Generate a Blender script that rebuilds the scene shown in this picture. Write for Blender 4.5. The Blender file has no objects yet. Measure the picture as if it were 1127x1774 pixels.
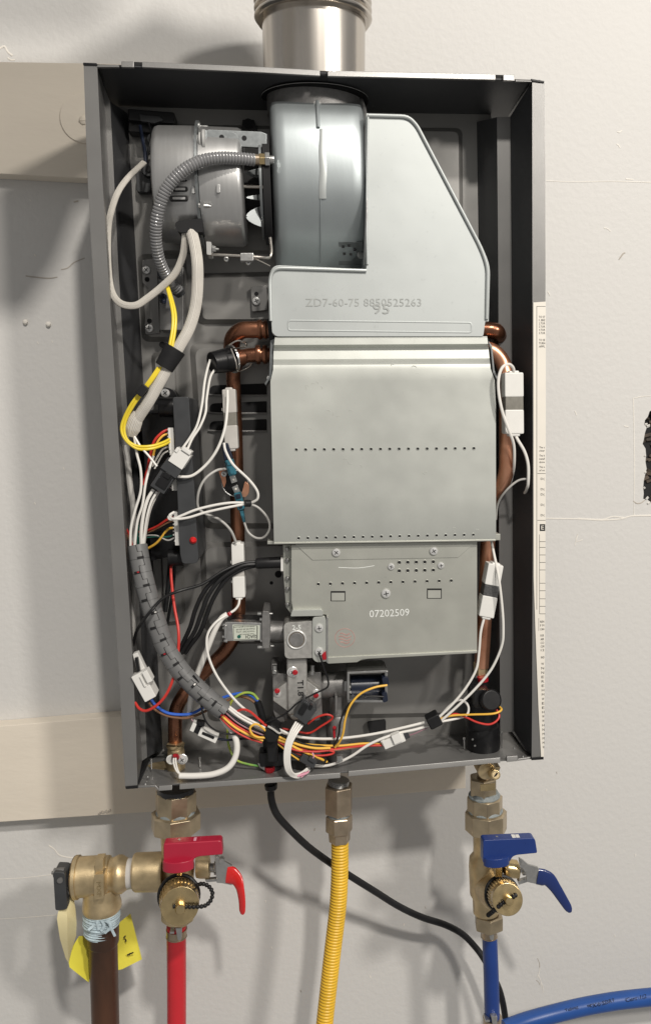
import bpy, bmesh, math, random
from mathutils import Vector, Matrix
from mathutils.geometry import tessellate_polygon
random.seed(7)
SC = bpy.context.scene
COL = SC.collection

# ------------------------------------------------------------------ camera, world, lamps, exposure
FPX, CX, CY = 1444.78, 689.1, 896.4            # focal length and optical centre, in photo pixels (1127 x 1774)
CAM_LOC = Vector((-0.0308, -0.8319, 0.0127))
RX, RY, RZ = 1.458, 0.0173, -0.1239
ROT = Matrix.Rotation(RZ, 3, 'Z') @ Matrix.Rotation(RY, 3, 'Y') @ Matrix.Rotation(RX, 3, 'X')
cam_d = bpy.data.cameras.new('camera')
cam_d.sensor_fit = 'VERTICAL'; cam_d.sensor_height = 24.0
cam_d.lens = FPX / 1774 * 24.0
cam_d.shift_x = (563.5 - CX) / 1774; cam_d.shift_y = (CY - 887) / 1774
cam_d.clip_start = 0.01; cam_d.clip_end = 50
cam = bpy.data.objects.new('camera', cam_d); COL.objects.link(cam)
cam.matrix_world = Matrix.Translation(CAM_LOC) @ ROT.to_4x4()
SC.camera = cam

world = bpy.data.worlds.new('World'); SC.world = world; world.use_nodes = True
bg = world.node_tree.nodes['Background']
bg.inputs[0].default_value = (1.0, 0.97, 0.93, 1); bg.inputs[1].default_value = 0.275

def lamp(name, loc, target, size, power, col):
    l = bpy.data.lights.new(name, 'AREA'); l.shape = 'DISK'; l.size = size; l.energy = power; l.color = col
    o = bpy.data.objects.new(name, l); COL.objects.link(o); o.location = loc
    o.rotation_euler = (Vector(target) - Vector(loc)).to_track_quat('-Z', 'Y').to_euler()
    return o
lamp('ceiling_lamp', (0.60, -2.40, 2.15), (0, 0, 0), 0.17, 62, (1.0, 0.945, 0.87))
lamp('ceiling_lamp', (1.12, -1.75, 0.95), (0.1, 0, 0), 0.20, 22, (1.0, 0.945, 0.87))
SC.view_settings.view_transform = 'Standard'; SC.view_settings.look = 'None'
SC.view_settings.exposure = 0.14; SC.view_settings.gamma = 1.0

# ------------------------------------------------------------------ helpers
def P(u, v, d):
    """point at photo pixel (u, v) lying d metres in front of the wall"""
    r = ROT @ Vector(((u - CX) / FPX, -(v - CY) / FPX, -1.0))
    return CAM_LOC + r * ((-d - CAM_LOC.y) / r.y)
def S(d):
    return (0.8319 - d) / FPX * 1.0            # metres per photo pixel at that depth
RIM, STEP, BACK = 0.140, 0.100, 0.066

def node(nt, t, **kw):
    n = nt.nodes.new(t)
    for k, v in kw.items(): setattr(n, k, v)
    return n
def mat(name, col, rough=0.5, metal=0.0, var=0.06, vs=60, bump=0.0, bs=400, rvar=0.08, stretch=None, coat=0.0, spec=None, trans=0.0, col2=None, spots=0, wob=0.0):
    m = bpy.data.materials.new(name); m.use_nodes = True; nt = m.node_tree
    b = nt.nodes['Principled BSDF']; L = nt.links.new
    tc = node(nt, 'ShaderNodeTexCoord'); mp = node(nt, 'ShaderNodeMapping')
    L(tc.outputs['Object'], mp.inputs[0])
    if stretch: mp.inputs['Scale'].default_value = stretch
    n1 = node(nt, 'ShaderNodeTexNoise'); n1.inputs['Scale'].default_value = vs; n1.inputs['Detail'].default_value = 5
    L(mp.outputs[0], n1.inputs['Vector'])
    mix = node(nt, 'ShaderNodeMix', data_type='RGBA')
    c = Vector(col)
    c2 = Vector(col2) if col2 else c * (1 - 2 * var)
    mix.inputs[6].default_value = (*c2, 1); mix.inputs[7].default_value = (*(c * (1 + var) if not col2 else c), 1)
    rmp = node(nt, 'ShaderNodeMapRange'); rmp.inputs[1].default_value = 0.3; rmp.inputs[2].default_value = 0.7
    L(n1.outputs[0], rmp.inputs[0]); L(rmp.outputs[0], mix.inputs[0])
    out = mix.outputs[2]
    if spots:
        n3 = node(nt, 'ShaderNodeTexNoise'); n3.inputs['Scale'].default_value = spots; n3.inputs['Detail'].default_value = 8
        L(tc.outputs['Object'], n3.inputs['Vector'])
        r3 = node(nt, 'ShaderNodeMapRange'); r3.inputs[1].default_value = 0.64; r3.inputs[2].default_value = 0.8; r3.inputs[4].default_value = 0.22
        L(n3.outputs[0], r3.inputs[0])
        m3 = node(nt, 'ShaderNodeMix', data_type='RGBA'); m3.inputs[7].default_value = (*(c * 0.45), 1)
        L(out, m3.inputs[6]); L(r3.outputs[0], m3.inputs[0]); out = m3.outputs[2]
    L(out, b.inputs['Base Color'])
    rr = node(nt, 'ShaderNodeMapRange'); rr.inputs[3].default_value = max(0.03, rough - rvar); rr.inputs[4].default_value = min(1, rough + rvar)
    L(n1.outputs[0], rr.inputs[0]); L(rr.outputs[0], b.inputs['Roughness'])
    b.inputs['Metallic'].default_value = metal
    if coat: b.inputs['Coat Weight'].default_value = coat; b.inputs['Coat Roughness'].default_value = 0.12
    if spec is not None: b.inputs['Specular IOR Level'].default_value = spec
    if trans: b.inputs['Transmission Weight'].default_value = trans
    if wob:
        n4 = node(nt, 'ShaderNodeTexNoise'); n4.inputs['Scale'].default_value = 11; n4.inputs['Detail'].default_value = 3
        L(tc.outputs['Object'], n4.inputs['Vector'])
        b4 = node(nt, 'ShaderNodeBump'); b4.inputs['Strength'].default_value = wob; b4.inputs['Distance'].default_value = 0.01
        L(n4.outputs[0], b4.inputs['Height']); L(b4.outputs[0], b.inputs['Normal'])
        r4 = node(nt, 'ShaderNodeMath', operation='MULTIPLY_ADD'); r4.inputs[1].default_value = 0.3
        s4 = node(nt, 'ShaderNodeMath', operation='SUBTRACT'); s4.inputs[1].default_value = 0.15; L(rr.outputs[0], s4.inputs[0]); L(n4.outputs[0], r4.inputs[0]); L(s4.outputs[0], r4.inputs[2]); L(r4.outputs[0], b.inputs['Roughness'])
    if bump:
        n2 = node(nt, 'ShaderNodeTexNoise'); n2.inputs['Scale'].default_value = bs; n2.inputs['Detail'].default_value = 4
        L(mp.outputs[0], n2.inputs['Vector'])
        bp = node(nt, 'ShaderNodeBump'); bp.inputs['Strength'].default_value = bump; bp.inputs['Distance'].default_value = 0.001
        L(n2.outputs[0], bp.inputs['Height'])
        if wob: L(b4.outputs[0], bp.inputs['Normal'])
        L(bp.outputs[0], b.inputs['Normal'])
    return m

def wall_mat():
    m = mat('painted_plaster', (0.84, 0.748, 0.645), 0.62, 0, 0.028, 5, 0, spec=0.35)
    nt = m.node_tree; L = nt.links.new; b = nt.nodes['Principled BSDF']
    tc = node(nt, 'ShaderNodeTexCoord'); sp = node(nt, 'ShaderNodeSeparateXYZ'); L(tc.outputs['Object'], sp.inputs[0])
    nz = node(nt, 'ShaderNodeTexNoise'); nz.inputs['Scale'].default_value = 35; L(tc.outputs['Object'], nz.inputs['Vector'])
    ad = node(nt, 'ShaderNodeMath', operation='MULTIPLY_ADD'); ad.inputs[1].default_value = 0.008; L(nz.outputs[0], ad.inputs[0]); L(sp.outputs[2], ad.inputs[2])
    zz = P(1000, 314, 0).z + 0.004
    st = node(nt, 'ShaderNodeMapRange'); st.inputs[1].default_value = zz - 0.0012; st.inputs[2].default_value = zz + 0.0012; L(ad.outputs[0], st.inputs[0])
    # orange-peel spray texture above, roller and brush drag below
    op = node(nt, 'ShaderNodeTexNoise'); op.inputs['Scale'].default_value = 170; op.inputs['Detail'].default_value = 2; L(tc.outputs['Object'], op.inputs['Vector'])
    mp = node(nt, 'ShaderNodeMapping'); mp.inputs['Scale'].default_value = (18, 18, 420); L(tc.outputs['Object'], mp.inputs[0])
    br = node(nt, 'ShaderNodeTexNoise'); br.inputs['Scale'].default_value = 1; br.inputs['Detail'].default_value = 5; L(mp.outputs[0], br.inputs['Vector'])
    bl = node(nt, 'ShaderNodeTexNoise'); bl.inputs['Scale'].default_value = 40; bl.inputs['Detail'].default_value = 6; L(tc.outputs['Object'], bl.inputs['Vector'])
    a2 = node(nt, 'ShaderNodeMath', operation='MULTIPLY_ADD'); a2.inputs[1].default_value = 0.9; L(br.outputs[0], a2.inputs[0])
    sc = node(nt, 'ShaderNodeMath', operation='MULTIPLY'); sc.inputs[1].default_value = 0.4; L(bl.outputs[0], sc.inputs[0]); L(sc.outputs[0], a2.inputs[2])
    op2 = node(nt, 'ShaderNodeMath', operation='MULTIPLY'); op2.inputs[1].default_value = 2.0; L(op.outputs[0], op2.inputs[0])
    hm = node(nt, 'ShaderNodeMix', data_type='FLOAT'); L(st.outputs[0], hm.inputs[0]); L(a2.outputs[0], hm.inputs[2]); L(op2.outputs[0], hm.inputs[3])
    bp = node(nt, 'ShaderNodeBump'); bp.inputs['Strength'].default_value = 0.2; bp.inputs['Distance'].default_value = 0.0010
    L(hm.outputs[0], bp.inputs['Height']); L(bp.outputs[0], b.inputs['Normal'])
    # the two paints: cool grey primer coat above the seam, cream below
    old = b.inputs['Base Color'].links[0].from_socket
    cm = node(nt, 'ShaderNodeMix', data_type='RGBA'); cm.inputs[7].default_value = (0.60, 0.59, 0.572, 1)
    L(st.outputs[0], cm.inputs[0]); L(old, cm.inputs[6]); L(cm.outputs[2], b.inputs['Base Color'])
    return m
def rust_copper(name, c1, c2, rough):
    return mat(name, c1, rough, 0.9, 0, 45, 0.05, 300, 0.12, col2=c2)

M = dict(
    wall=wall_mat(),
    board=mat('beige_board_paint', (0.71, 0.645, 0.55), 0.6, 0, 0.035, 14, 0.35, 160, stretch=(0.35, 1, 1), spec=0.35),
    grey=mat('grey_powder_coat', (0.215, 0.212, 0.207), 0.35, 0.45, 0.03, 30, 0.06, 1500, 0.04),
    greyback=mat('grey_back_sheet_lifted', (0.25, 0.245, 0.235), 0.36, 0.4, 0.04, 18, 0.05, 1500, 0.05, wob=.1),  # cabinet grey, lightened in colour because the back gets less light
    gasket=mat('matt_black_gasket', (0.010, 0.010, 0.010), 0.7, 0, 0.1, 100, spec=0.1),
    conduit=mat('glossy_grey_conduit', (0.23, 0.23, 0.235), 0.24, 0.1, 0.05, 80, coat=0.4),
    screwz=mat('bright_screw_zinc', (0.74, 0.74, 0.73), 0.25, 0.55, 0.05, 300),
    greyshade=mat('grey_powder_coat_shaded', (0.050, 0.051, 0.054), 0.48, 0.15, 0.04, 25, 0.05, 1200, 0.05, spec=0.25),  # cabinet grey darkened; shade of inner walls and top put into the colour
    galv=mat('galvanised_sheet', (0.54, 0.555, 0.52), 0.44, 0.6, 0.03, 30, 0.02, 900, 0.04, spots=300, wob=.12),
    galv2=mat('galvanised_sheet_dull', (0.47, 0.475, 0.43), 0.44, 0.6, 0.03, 40, 0.02, 900, 0.04, spots=300, wob=.12),
    hood=mat('aluminised_sheet', (0.46, 0.485, 0.48), 0.48, 0.45, 0.012, 22, 0.01, 700, 0.03, spots=300, wob=.05),
    scroll=mat('zinc_scroll_sheet', (0.37, 0.405, 0.415), 0.43, 0.65, 0.03, 40, 0.02, 500, 0.06, stretch=(1, 1, 0.25)),
    motor=mat('brushed_motor_steel', (0.48, 0.48, 0.475), 0.36, 0.8, 0.025, 90, 0.02, 600, 0.03, stretch=(5, 1, 0.3)),
    steel=mat('stainless_steel', (0.62, 0.58, 0.53), 0.24, 1.0, 0.10, 14, 0.02, 300, 0.05, stretch=(4, 4, 0.12)),
    zinc=mat('zinc_plate', (0.50, 0.50, 0.49), 0.32, 0.9, 0.06, 300, 0.05, 900),
    zincdk=mat('dull_zinc_plate', (0.24, 0.255, 0.26), 0.42, 0.75, 0.05, 300, 0.03, 900),
    cast=mat('cast_aluminium', (0.50, 0.49, 0.465), 0.48, 0.75, 0.07, 250, 0.18, 1500),
    castdk=mat('cast_aluminium_dark', (0.25, 0.245, 0.24), 0.5, 0.7, 0.08, 250, 0.2, 1500),
    brass=mat('raw_brass', (0.60, 0.475, 0.285), 0.42, 0.8, 0.12, 90, 0.12, 900, 0.1),
    brassb=mat('turned_brass', (0.62, 0.48, 0.26), 0.26, 1.0, 0.08, 120, 0.04, 900, 0.06),
    brassm=mat('machined_brass', (0.48, 0.395, 0.27), 0.34, 0.85, 0.1, 90, 0.04, 700, 0.07),
    nickel=mat('dull_nickel_brass', (0.44, 0.355, 0.26), 0.3, 0.85, 0.1, 90, 0.04, 700, 0.07),
    copper=rust_copper('copper_tube', (0.80, 0.42, 0.27), (0.55, 0.25, 0.15), 0.32),
    copperdk=rust_copper('tarnished_copper', (0.40, 0.18, 0.105), (0.17, 0.076, 0.047), 0.28),
    copperold=mat('weathered_copper', (0.16, 0.075, 0.045), 0.4, 0.7, 0, 30, 0.1, 300, 0.1, stretch=(1, 1, 0.3), col2=(0.055, 0.038, 0.03)),
    black=mat('black_plastic', (0.010, 0.010, 0.011), 0.34, 0, 0.1, 100, 0.04, 900, spec=0.35),
    rubber=mat('black_rubber', (0.012, 0.012, 0.013), 0.45, 0, 0.1, 100, 0.04, 900, spec=0.3),
    resin=mat('black_resin', (0.010, 0.010, 0.011), 0.3, 0, 0.1, 30, 0.05, 80),
    charcoal=mat('charcoal_plastic', (0.04, 0.042, 0.045), 0.42, 0, 0.06, 100, 0.04, 1200),
    dark=mat('hollow_shade', (0.006, 0.006, 0.007), 0.8, 0, 0.1),  # near-black stands in for the shade inside holes, slots and gaps
    white=mat('white_nylon', (0.72, 0.71, 0.68), 0.42, 0, 0.02, 60, 0.03, 500),
    wire=mat('white_wire_jacket', (0.74, 0.72, 0.68), 0.4, 0, 0.02, 60),
    wiregr=mat('grey_wire_jacket', (0.42, 0.41, 0.39), 0.45, 0, 0.03, 60),
    clear=mat('milky_plastic', (0.50, 0.48, 0.45), 0.3, 0, 0.05, 60),
    greyins=mat('grey_insulator', (0.40, 0.40, 0.39), 0.55, 0, 0.04, 200, 0.05, 900),
    tape=mat('grey_tape', (0.20, 0.19, 0.165), 0.4, 0, 0.08, 200),
    tapedk=mat('dark_tape', (0.08, 0.08, 0.08), 0.5, 0, 0.25, 900),
    spiral=mat('grey_split_sleeve', (0.15, 0.15, 0.15), 0.40, 0, 0.04, 80, 0.03, 500),
    yellow=mat('yellow_jacket', (0.80, 0.62, 0.04), 0.42, 0, 0.03, 80),
    yelloworange=mat('amber_jacket', (0.80, 0.46, 0.06), 0.42, 0, 0.03, 80),
    gasyel=mat('yellow_hose_coating', (0.76, 0.47, 0.035), 0.38, 0, 0.06, 40, spots=160),
    tag=mat('yellow_tag', (0.80, 0.72, 0.08), 0.5, 0, 0.03, 30),
    tagclear=mat('pale_yellow_tag_back', (0.66, 0.58, 0.33), 0.45, 0, 0.06, 30),
    red=mat('red_jacket', (0.55, 0.035, 0.025), 0.42, 0, 0.05, 80),
    redpaint=mat('red_seal_paint', (0.36, 0.010, 0.018), 0.3, 0, 0.1, 300, 0.2, 600),
    pexred=mat('red_pex', (0.56, 0.020, 0.030), 0.36, 0, 0.05, 25, spots=140),
    redplast=mat('red_handle_plastic', (0.38, 0.014, 0.040), 0.32, 0, 0.03, 60),
    redvinyl=mat('red_vinyl_dip', (0.62, 0.018, 0.018), 0.25, 0, 0.03, 60, coat=0.3),
    blueplast=mat('blue_handle_plastic', (0.010, 0.034, 0.17), 0.3, 0, 0.03, 60),
    bluevinyl=mat('blue_vinyl_dip', (0.009, 0.025, 0.13), 0.25, 0, 0.03, 60, coat=0.3),
    pexblue=mat('blue_pex', (0.010, 0.042, 0.21), 0.36, 0, 0.06, 25, spots=140),
    pexblue2=mat('bright_blue_pex', (0.013, 0.070, 0.28), 0.36, 0, 0.06, 25, spots=140),
    bluew=mat('blue_jacket', (0.03, 0.12, 0.55), 0.42, 0, 0.05, 80),
    brownw=mat('brown_jacket', (0.20, 0.10, 0.05), 0.45, 0, 0.05, 80),
    greenw=mat('green_jacket', (0.10, 0.30, 0.07), 0.45, 0, 0.05, 80, col2=(0.55, 0.55, 0.06)),
    greendk=mat('dark_green_jacket', (0.01, 0.10, 0.075), 0.45, 0, 0.05, 80),
    purplew=mat('mauve_jacket', (0.30, 0.17, 0.20), 0.45, 0, 0.05, 80),
    pinkw=mat('pink_jacket', (0.75, 0.35, 0.45), 0.45, 0, 0.05, 80),
    bluefuse=mat('blue_translucent_nylon', (0.03, 0.14, 0.19), 0.22, 0, 0.1, 100, coat=0.3),
    bluecap=mat('blue_black_plastic', (0.010, 0.015, 0.032), 0.35, 0, 0.1, 100),
    teflon=mat('pale_blue_thread_paste', (0.45, 0.55, 0.60), 0.7, 0, 0.1, 120, 0.8, 500),
    sealant=mat('grey_thread_sealant', (0.24, 0.27, 0.275), 0.6, 0, 0.15, 160, 0.6, 600),
    paper=mat('printed_label_paper', (0.74, 0.70, 0.63), 0.5, 0, 0.015, 40),
    foil=mat('silver_label', (0.55, 0.58, 0.50), 0.4, 0.1, 0.03, 40),
    ink=mat('black_ink', (0.02, 0.02, 0.02), 0.6, 0, 0.05),
    inkgrey=mat('etched_grey_mark', (0.36, 0.375, 0.365), 0.6, 0.2, 0.05),
    inkwhite=mat('pale_stamped_mark', (0.85, 0.87, 0.84), 0.4, 0.2, 0.03),
    inkred=mat('faded_red_stamp', (0.46, 0.30, 0.27), 0.5, 0.3, 0.1, 300),
    seam=mat('paint_ridge', (0.77, 0.735, 0.675), 0.6, 0, 0.03, 40, 0.3, 300),
    crackdk=mat('dark_paint_crack', (0.42, 0.38, 0.33), 0.8, 0, 0.1, 60),  # darker brown for cracks and chips in the paint
    plaster=mat('torn_plaster', (0.78, 0.76, 0.72), 0.9, 0, 0.06, 120, 0.8, 300),
    debris=mat('dark_wood_lath', (0.10, 0.075, 0.055), 0.8, 0, 0.3, 60, 0.5, 200, col2=(0.012, 0.011, 0.010)),
)
def braid_mat():
    m = mat('woven_glass_sleeve', (0.70, 0.67, 0.61), 0.6, 0, 0.04, 80)
    nt = m.node_tree; L = nt.links.new; b = nt.nodes['Principled BSDF']
    uv = node(nt, 'ShaderNodeUVMap'); mp = node(nt, 'ShaderNodeMapping'); L(uv.outputs[0], mp.inputs[0])
    mp.inputs['Scale'].default_value = (9, 1, 1)
    w = node(nt, 'ShaderNodeTexWave'); w.inputs['Scale'].default_value = 1.0; w.inputs['Distortion'].default_value = 0.6; L(mp.outputs[0], w.inputs['Vector'])
    bp = node(nt, 'ShaderNodeBump'); bp.inputs['Strength'].default_value = 0.5; bp.inputs['Distance'].default_value = 0.0008
    L(w.outputs[0], bp.inputs['Height']); L(bp.outputs[0], b.inputs['Normal'])
    old = b.inputs['Base Color'].links[0].from_socket
    mx = node(nt, 'ShaderNodeMix', data_type='RGBA'); mx.inputs[7].default_value = (0.36, 0.32, 0.28, 1)
    r = node(nt, 'ShaderNodeMapRange'); r.inputs[1].default_value = 0.35; r.inputs[2].default_value = 0.0; L(w.outputs[0], r.inputs[0])
    L(r.outputs[0], mx.inputs[0]); L(old, mx.inputs[6]); L(mx.outputs[2], b.inputs['Base Color'])
    return m
M['braid'] = braid_mat()
M['scuff'] = mat('faint_scuff', (0.45, 0.46, 0.43), 0.5, 0.4)
M['blocker'] = mat('blocker_sheet', (0.45, 0.45, 0.45), 0.5, 0.5)

ORG = {}
class MB:
    """collects faces in world coordinates; build() links them as one mesh object"""
    def __init__(s): s.v = []; s.f = []; s.m = []; s.uv = []
    def add(s, vs, fs, mi=0, uvs=None):
        o = len(s.v); s.v += [Vector(x) for x in vs]
        for k, f in enumerate(fs):
            s.f.append([i + o for i in f]); s.m.append(mi); s.uv.append(uvs[k] if uvs else None)
        return s
    def prism(s, pts, d1, d0, mi=0):
        """pts: photo pixels at depth d1, pushed straight back to depth d0"""
        fr = [P(u, v, d1) for u, v in pts]
        return s.prism3(fr, Vector((0, d1 - d0, 0)), mi)
    def prism3(s, fr, off, mi=0):
        n = len(fr); bk = [p + off for p in fr]
        s.add(fr + bk, [list(range(n)), list(range(2 * n - 1, n - 1, -1))] + [[i, i + n, (i + 1) % n + n, (i + 1) % n] for i in range(n)], mi)
        return s
    def bar(s, u0, v0, u1, v1, w, d1, d0, mi=0, w1=None):
        a = Vector((u1 - u0, v1 - v0)); a.normalize(); n = Vector((-a.y, a.x)); w1 = w if w1 is None else w1
        p = [(u0 + n.x * w / 2, v0 + n.y * w / 2), (u1 + n.x * w1 / 2, v1 + n.y * w1 / 2), (u1 - n.x * w1 / 2, v1 - n.y * w1 / 2), (u0 - n.x * w / 2, v0 - n.y * w / 2)]
        return s.prism(p, d1, d0, mi)
    def quad(s, a, b, c, d, mi=0):
        return s.add([a, b, c, d], [[0, 1, 2, 3]], mi)
    def rings(s, rs, n=24, axis=None, phase=0.0, mi=0, caps=True, ell=(1, 1), closed=False):
        """rs: (centre, radius) list lofted along axis"""
        if axis is None: axis = (rs[-1][0] - rs[0][0])
        axis = Vector(axis).normalized()
        ref = Vector((0, -1, 0)) if abs(axis.y) < 0.8 else Vector((0, 0, 1))
        x = (ref - axis * ref.dot(axis)).normalized(); y = axis.cross(x)
        vs = []
        for c, r in rs:
            for k in range(n):
                a = 2 * math.pi * (k + phase) / n
                vs.append(Vector(c) + x * (math.cos(a) * r * ell[0]) + y * (math.sin(a) * r * ell[1]))
        fs = []
        for i in range(len(rs) - 1):
            for k in range(n):
                k2 = (k + 1) % n
                fs.append([i * n + k, i * n + k2, (i + 1) * n + k2, (i + 1) * n + k])
        if caps:
            fs.append(list(range(n - 1, -1, -1))); fs.append(list(range((len(rs) - 1) * n, len(rs) * n)))
        return s.add(vs, fs, mi)
    def stack(s, rows, d, n=24, phase=0.0, mi=0, caps=True, ell=(1, 1), axis=None):
        """rows: (u, v, half width in px) at depth d"""
        return s.rings([(P(u, v, d), hw * S(d)) for u, v, hw in rows], n, axis, phase, mi, caps, ell)
    def disc(s, u, v, d1, d0, r, n=24, mi=0, r2=None):
        c = P(u, v, d1); r0 = r * S(d1)
        return s.rings([(c + Vector((0, d1 - d0, 0)), r0), (c, (r2 if r2 else r) * S(d1))], n, (0, -1, 0), 0, mi)
    def tube(s, pts, r, n=10, sub=6, mi=0, flat=1.0, caps=True, smooth=True, rf=None):
        pts = [Vector(p) for p in pts]
        rr = r if isinstance(r, (list, tuple)) else [r] * len(pts)
        if smooth and len(pts) > 2:
            q = []; qr = []
            for i in range(len(pts) - 1):
                p0 = pts[max(i - 1, 0)]; p1 = pts[i]; p2 = pts[i + 1]; p3 = pts[min(i + 2, len(pts) - 1)]
                if i == 0: p0 = 2 * p1 - p2
                if i == len(pts) - 2: p3 = 2 * p2 - p1
                for k in range(sub):
                    t = k / sub
                    q.append(0.5 * (2 * p1 + (p2 - p0) * t + (2 * p0 - 5 * p1 + 4 * p2 - p3) * t * t + (3 * p1 - p0 - 3 * p2 + p3) * t ** 3))
                    qr.append(rr[i] * (1 - t) + rr[i + 1] * t)
            q.append(pts[-1]); qr.append(rr[-1])
        else: q, qr = pts, rr
        if rf:                                            # resample evenly for corrugation
            L = [0]
            for i in range(1, len(q)): L.append(L[-1] + (q[i] - q[i - 1]).length)
            step, fn = rf; N = int(L[-1] / step); q2 = []; r2 = []; j = 0
            for k in range(N + 1):
                t = k * step
                while j < len(L) - 2 and L[j + 1] < t: j += 1
                w = (t - L[j]) / max(1e-9, L[j + 1] - L[j])
                q2.append(q[j].lerp(q[j + 1], w)); r2.append((qr[j] * (1 - w) + qr[j + 1] * w) * fn(k))
            q, qr = q2, r2
        t0 = (q[1] - q[0]).normalized(); ref = Vector((0, -1, 0)) if abs(t0.y) < 0.9 else Vector((1, 0, 0))
        x = (ref - t0 * ref.dot(t0)).normalized(); vs = []; run = 0.0; us = []
        for i, c in enumerate(q):
            t = (q[min(i + 1, len(q) - 1)] - q[max(i - 1, 0)]).normalized()
            x = (x - t * x.dot(t)).normalized(); y = t.cross(x)
            if i: run += (c - q[i - 1]).length
            us.append(run)
            for k in range(n):
                a = 2 * math.pi * k / n
                vs.append(c + x * (math.cos(a) * qr[i] * flat) + y * (math.sin(a) * qr[i]))
        fs = []; uv = []
        for i in range(len(q) - 1):
            for k in range(n):
                k2 = (k + 1) % n
                fs.append([i * n + k, i * n + k2, (i + 1) * n + k2, (i + 1) * n + k])
                uv.append([(k / n, us[i] * 50), ((k + 1) / n, us[i] * 50), ((k + 1) / n, us[i + 1] * 50), (k / n, us[i + 1] * 50)])
        if caps:
            fs.append(list(range(n - 1, -1, -1))); uv.append([(0, 0)] * n)
            fs.append(list(range((len(q) - 1) * n, len(q) * n))); uv.append([(0, 0)] * n)
        return s.add(vs, fs, mi, uv)
    def box(s, c, hx, hy, hz, mi=0, R=None):
        vs = []
        for sx in (-1, 1):
            for sy in (-1, 1):
                for sz in (-1, 1):
                    w = Vector((sx * hx, sy * hy, sz * hz)); vs.append(Vector(c) + (R @ w if R else w))
        return s.add(vs, [[0, 1, 3, 2], [4, 6, 7, 5], [0, 4, 5, 1], [2, 3, 7, 6], [0, 2, 6, 4], [1, 5, 7, 3]], mi)
    def build(s, name, mats, parent=None, org=None, bevel=0.0, seg=2, ang=35, smooth=True, **props):
        if not isinstance(mats, (list, tuple)): mats = [mats]
        if parent is not None: org = ORG[parent.name]
        elif org is None:
            n = len(s.v); lo = min(v.z for v in s.v)
            org = Vector((sum(v.x for v in s.v) / n, sum(v.y for v in s.v) / n, lo))
        me = bpy.data.meshes.new(name)
        me.from_pydata([v - org for v in s.v], [], s.f)
        for m in mats: me.materials.append(m)
        me.polygons.foreach_set('material_index', s.m)
        if any(s.uv):
            ul = me.uv_layers.new(name='UVMap')
            for p, u in zip(me.polygons, s.uv):
                if u:
                    for li, c in zip(p.loop_indices, u): ul.data[li].uv = c
        bm = bmesh.new(); bm.from_mesh(me)
        bmesh.ops.recalc_face_normals(bm, faces=bm.faces)
        if bevel:
            es = [e for e in bm.edges if len(e.link_faces) == 2 and e.calc_face_angle(0) > math.radians(30)]
            bmesh.ops.bevel(bm, geom=es, offset=bevel, segments=seg, affect='EDGES', profile=0.5, clamp_overlap=True)
        bm.to_mesh(me); bm.free()
        if smooth:
            me.polygons.foreach_set('use_smooth', [True] * len(me.polygons))
            me.set_sharp_from_angle(angle=math.radians(ang))
        o = bpy.data.objects.new(name, me); COL.objects.link(o)
        ORG[o.name] = org
        if parent is not None: o.parent = parent
        else: o.location = org
        if bevel:
            w = o.modifiers.new('normals', 'WEIGHTED_NORMAL'); w.keep_sharp = True; w.weight = 100
        for k, v in props.items(): o[k] = v
        return o
def thing(name, label, cat, at, group=None):
    o = bpy.data.objects.new(name, None); COL.objects.link(o); o.empty_display_size = 0.02
    o.location = at; ORG[o.name] = Vector(at); o['label'] = label; o['category'] = cat
    if group: o['group'] = group
    return o
def tag(o, label, cat, group=None):
    o['label'] = label; o['category'] = cat
    if group: o['group'] = group
    return o
def rnd(poly, r, seg=4):
    """round the corners of a pixel polygon; r a number or a list"""
    out = []; n = len(poly)
    for i in range(n):
        ri = r[i] if isinstance(r, (list, tuple)) else r
        p = Vector(poly[i]); a = Vector(poly[i - 1]); b = Vector(poly[(i + 1) % n])
        if ri <= 0: out.append(tuple(p)); continue
        pa = p + (a - p).normalized() * min(ri, (a - p).length * 0.49); pb = p + (b - p).normalized() * min(ri, (b - p).length * 0.49)
        for k in range(seg + 1):
            t = k / seg; out.append(tuple((1 - t) ** 2 * pa + 2 * t * (1 - t) * p + t * t * pb))
    return out
def rect(u0, v0, u1, v1): return [(u0, v0), (u1, v0), (u1, v1), (u0, v1)]
def px(pts): return [P(*p) for p in pts]

# one shared mesh for every cross-head screw: unit radius, facing the room
def screw_mesh(kind):
    b = MB()
    if kind == 'washer': b.rings([(Vector((0, 0.0, 0)), 1.0), (Vector((0, -0.12, 0)), 1.0), (Vector((0, -0.16, 0)), 0.94)], 20, (0, -1, 0))
    hr = 0.74 if kind == 'washer' else 1.0
    b.rings([(Vector((0, 0.05, 0)), hr), (Vector((0, -0.28, 0)), hr), (Vector((0, -0.44, 0)), hr * 0.85), (Vector((0, -0.52, 0)), hr * 0.55), (Vector((0, -0.53, 0)), 0.02)], 20, (0, -1, 0))
    R = Matrix.Rotation(0.5, 3, 'Y')
    b.box((0, -0.5, 0), hr * 0.55, 0.05, hr * 0.09, 1, R); b.box((0, -0.5, 0), hr * 0.09, 0.052, hr * 0.55, 1, R)
    o = b.build('screw', [M['screwz'], M['dark']], org=Vector((0, 0, 0)), ang=30)
    me = o.data; bpy.data.objects.remove(o); return me
SM = {'pan': screw_mesh('pan'), 'washer': screw_mesh('washer')}
def screw(parent, u, v, d, r, kind='pan', rot=0.0, name='screw'):
    o = bpy.data.objects.new(name, SM[kind]); COL.objects.link(o); o.parent = parent
    k = r * S(d); o.scale = (k, k, k); o.location = P(u, v, d) - ORG[parent.name]; o.rotation_euler = (0, rot, 0)
    ORG[o.name] = P(u, v, d)
    return o
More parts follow.
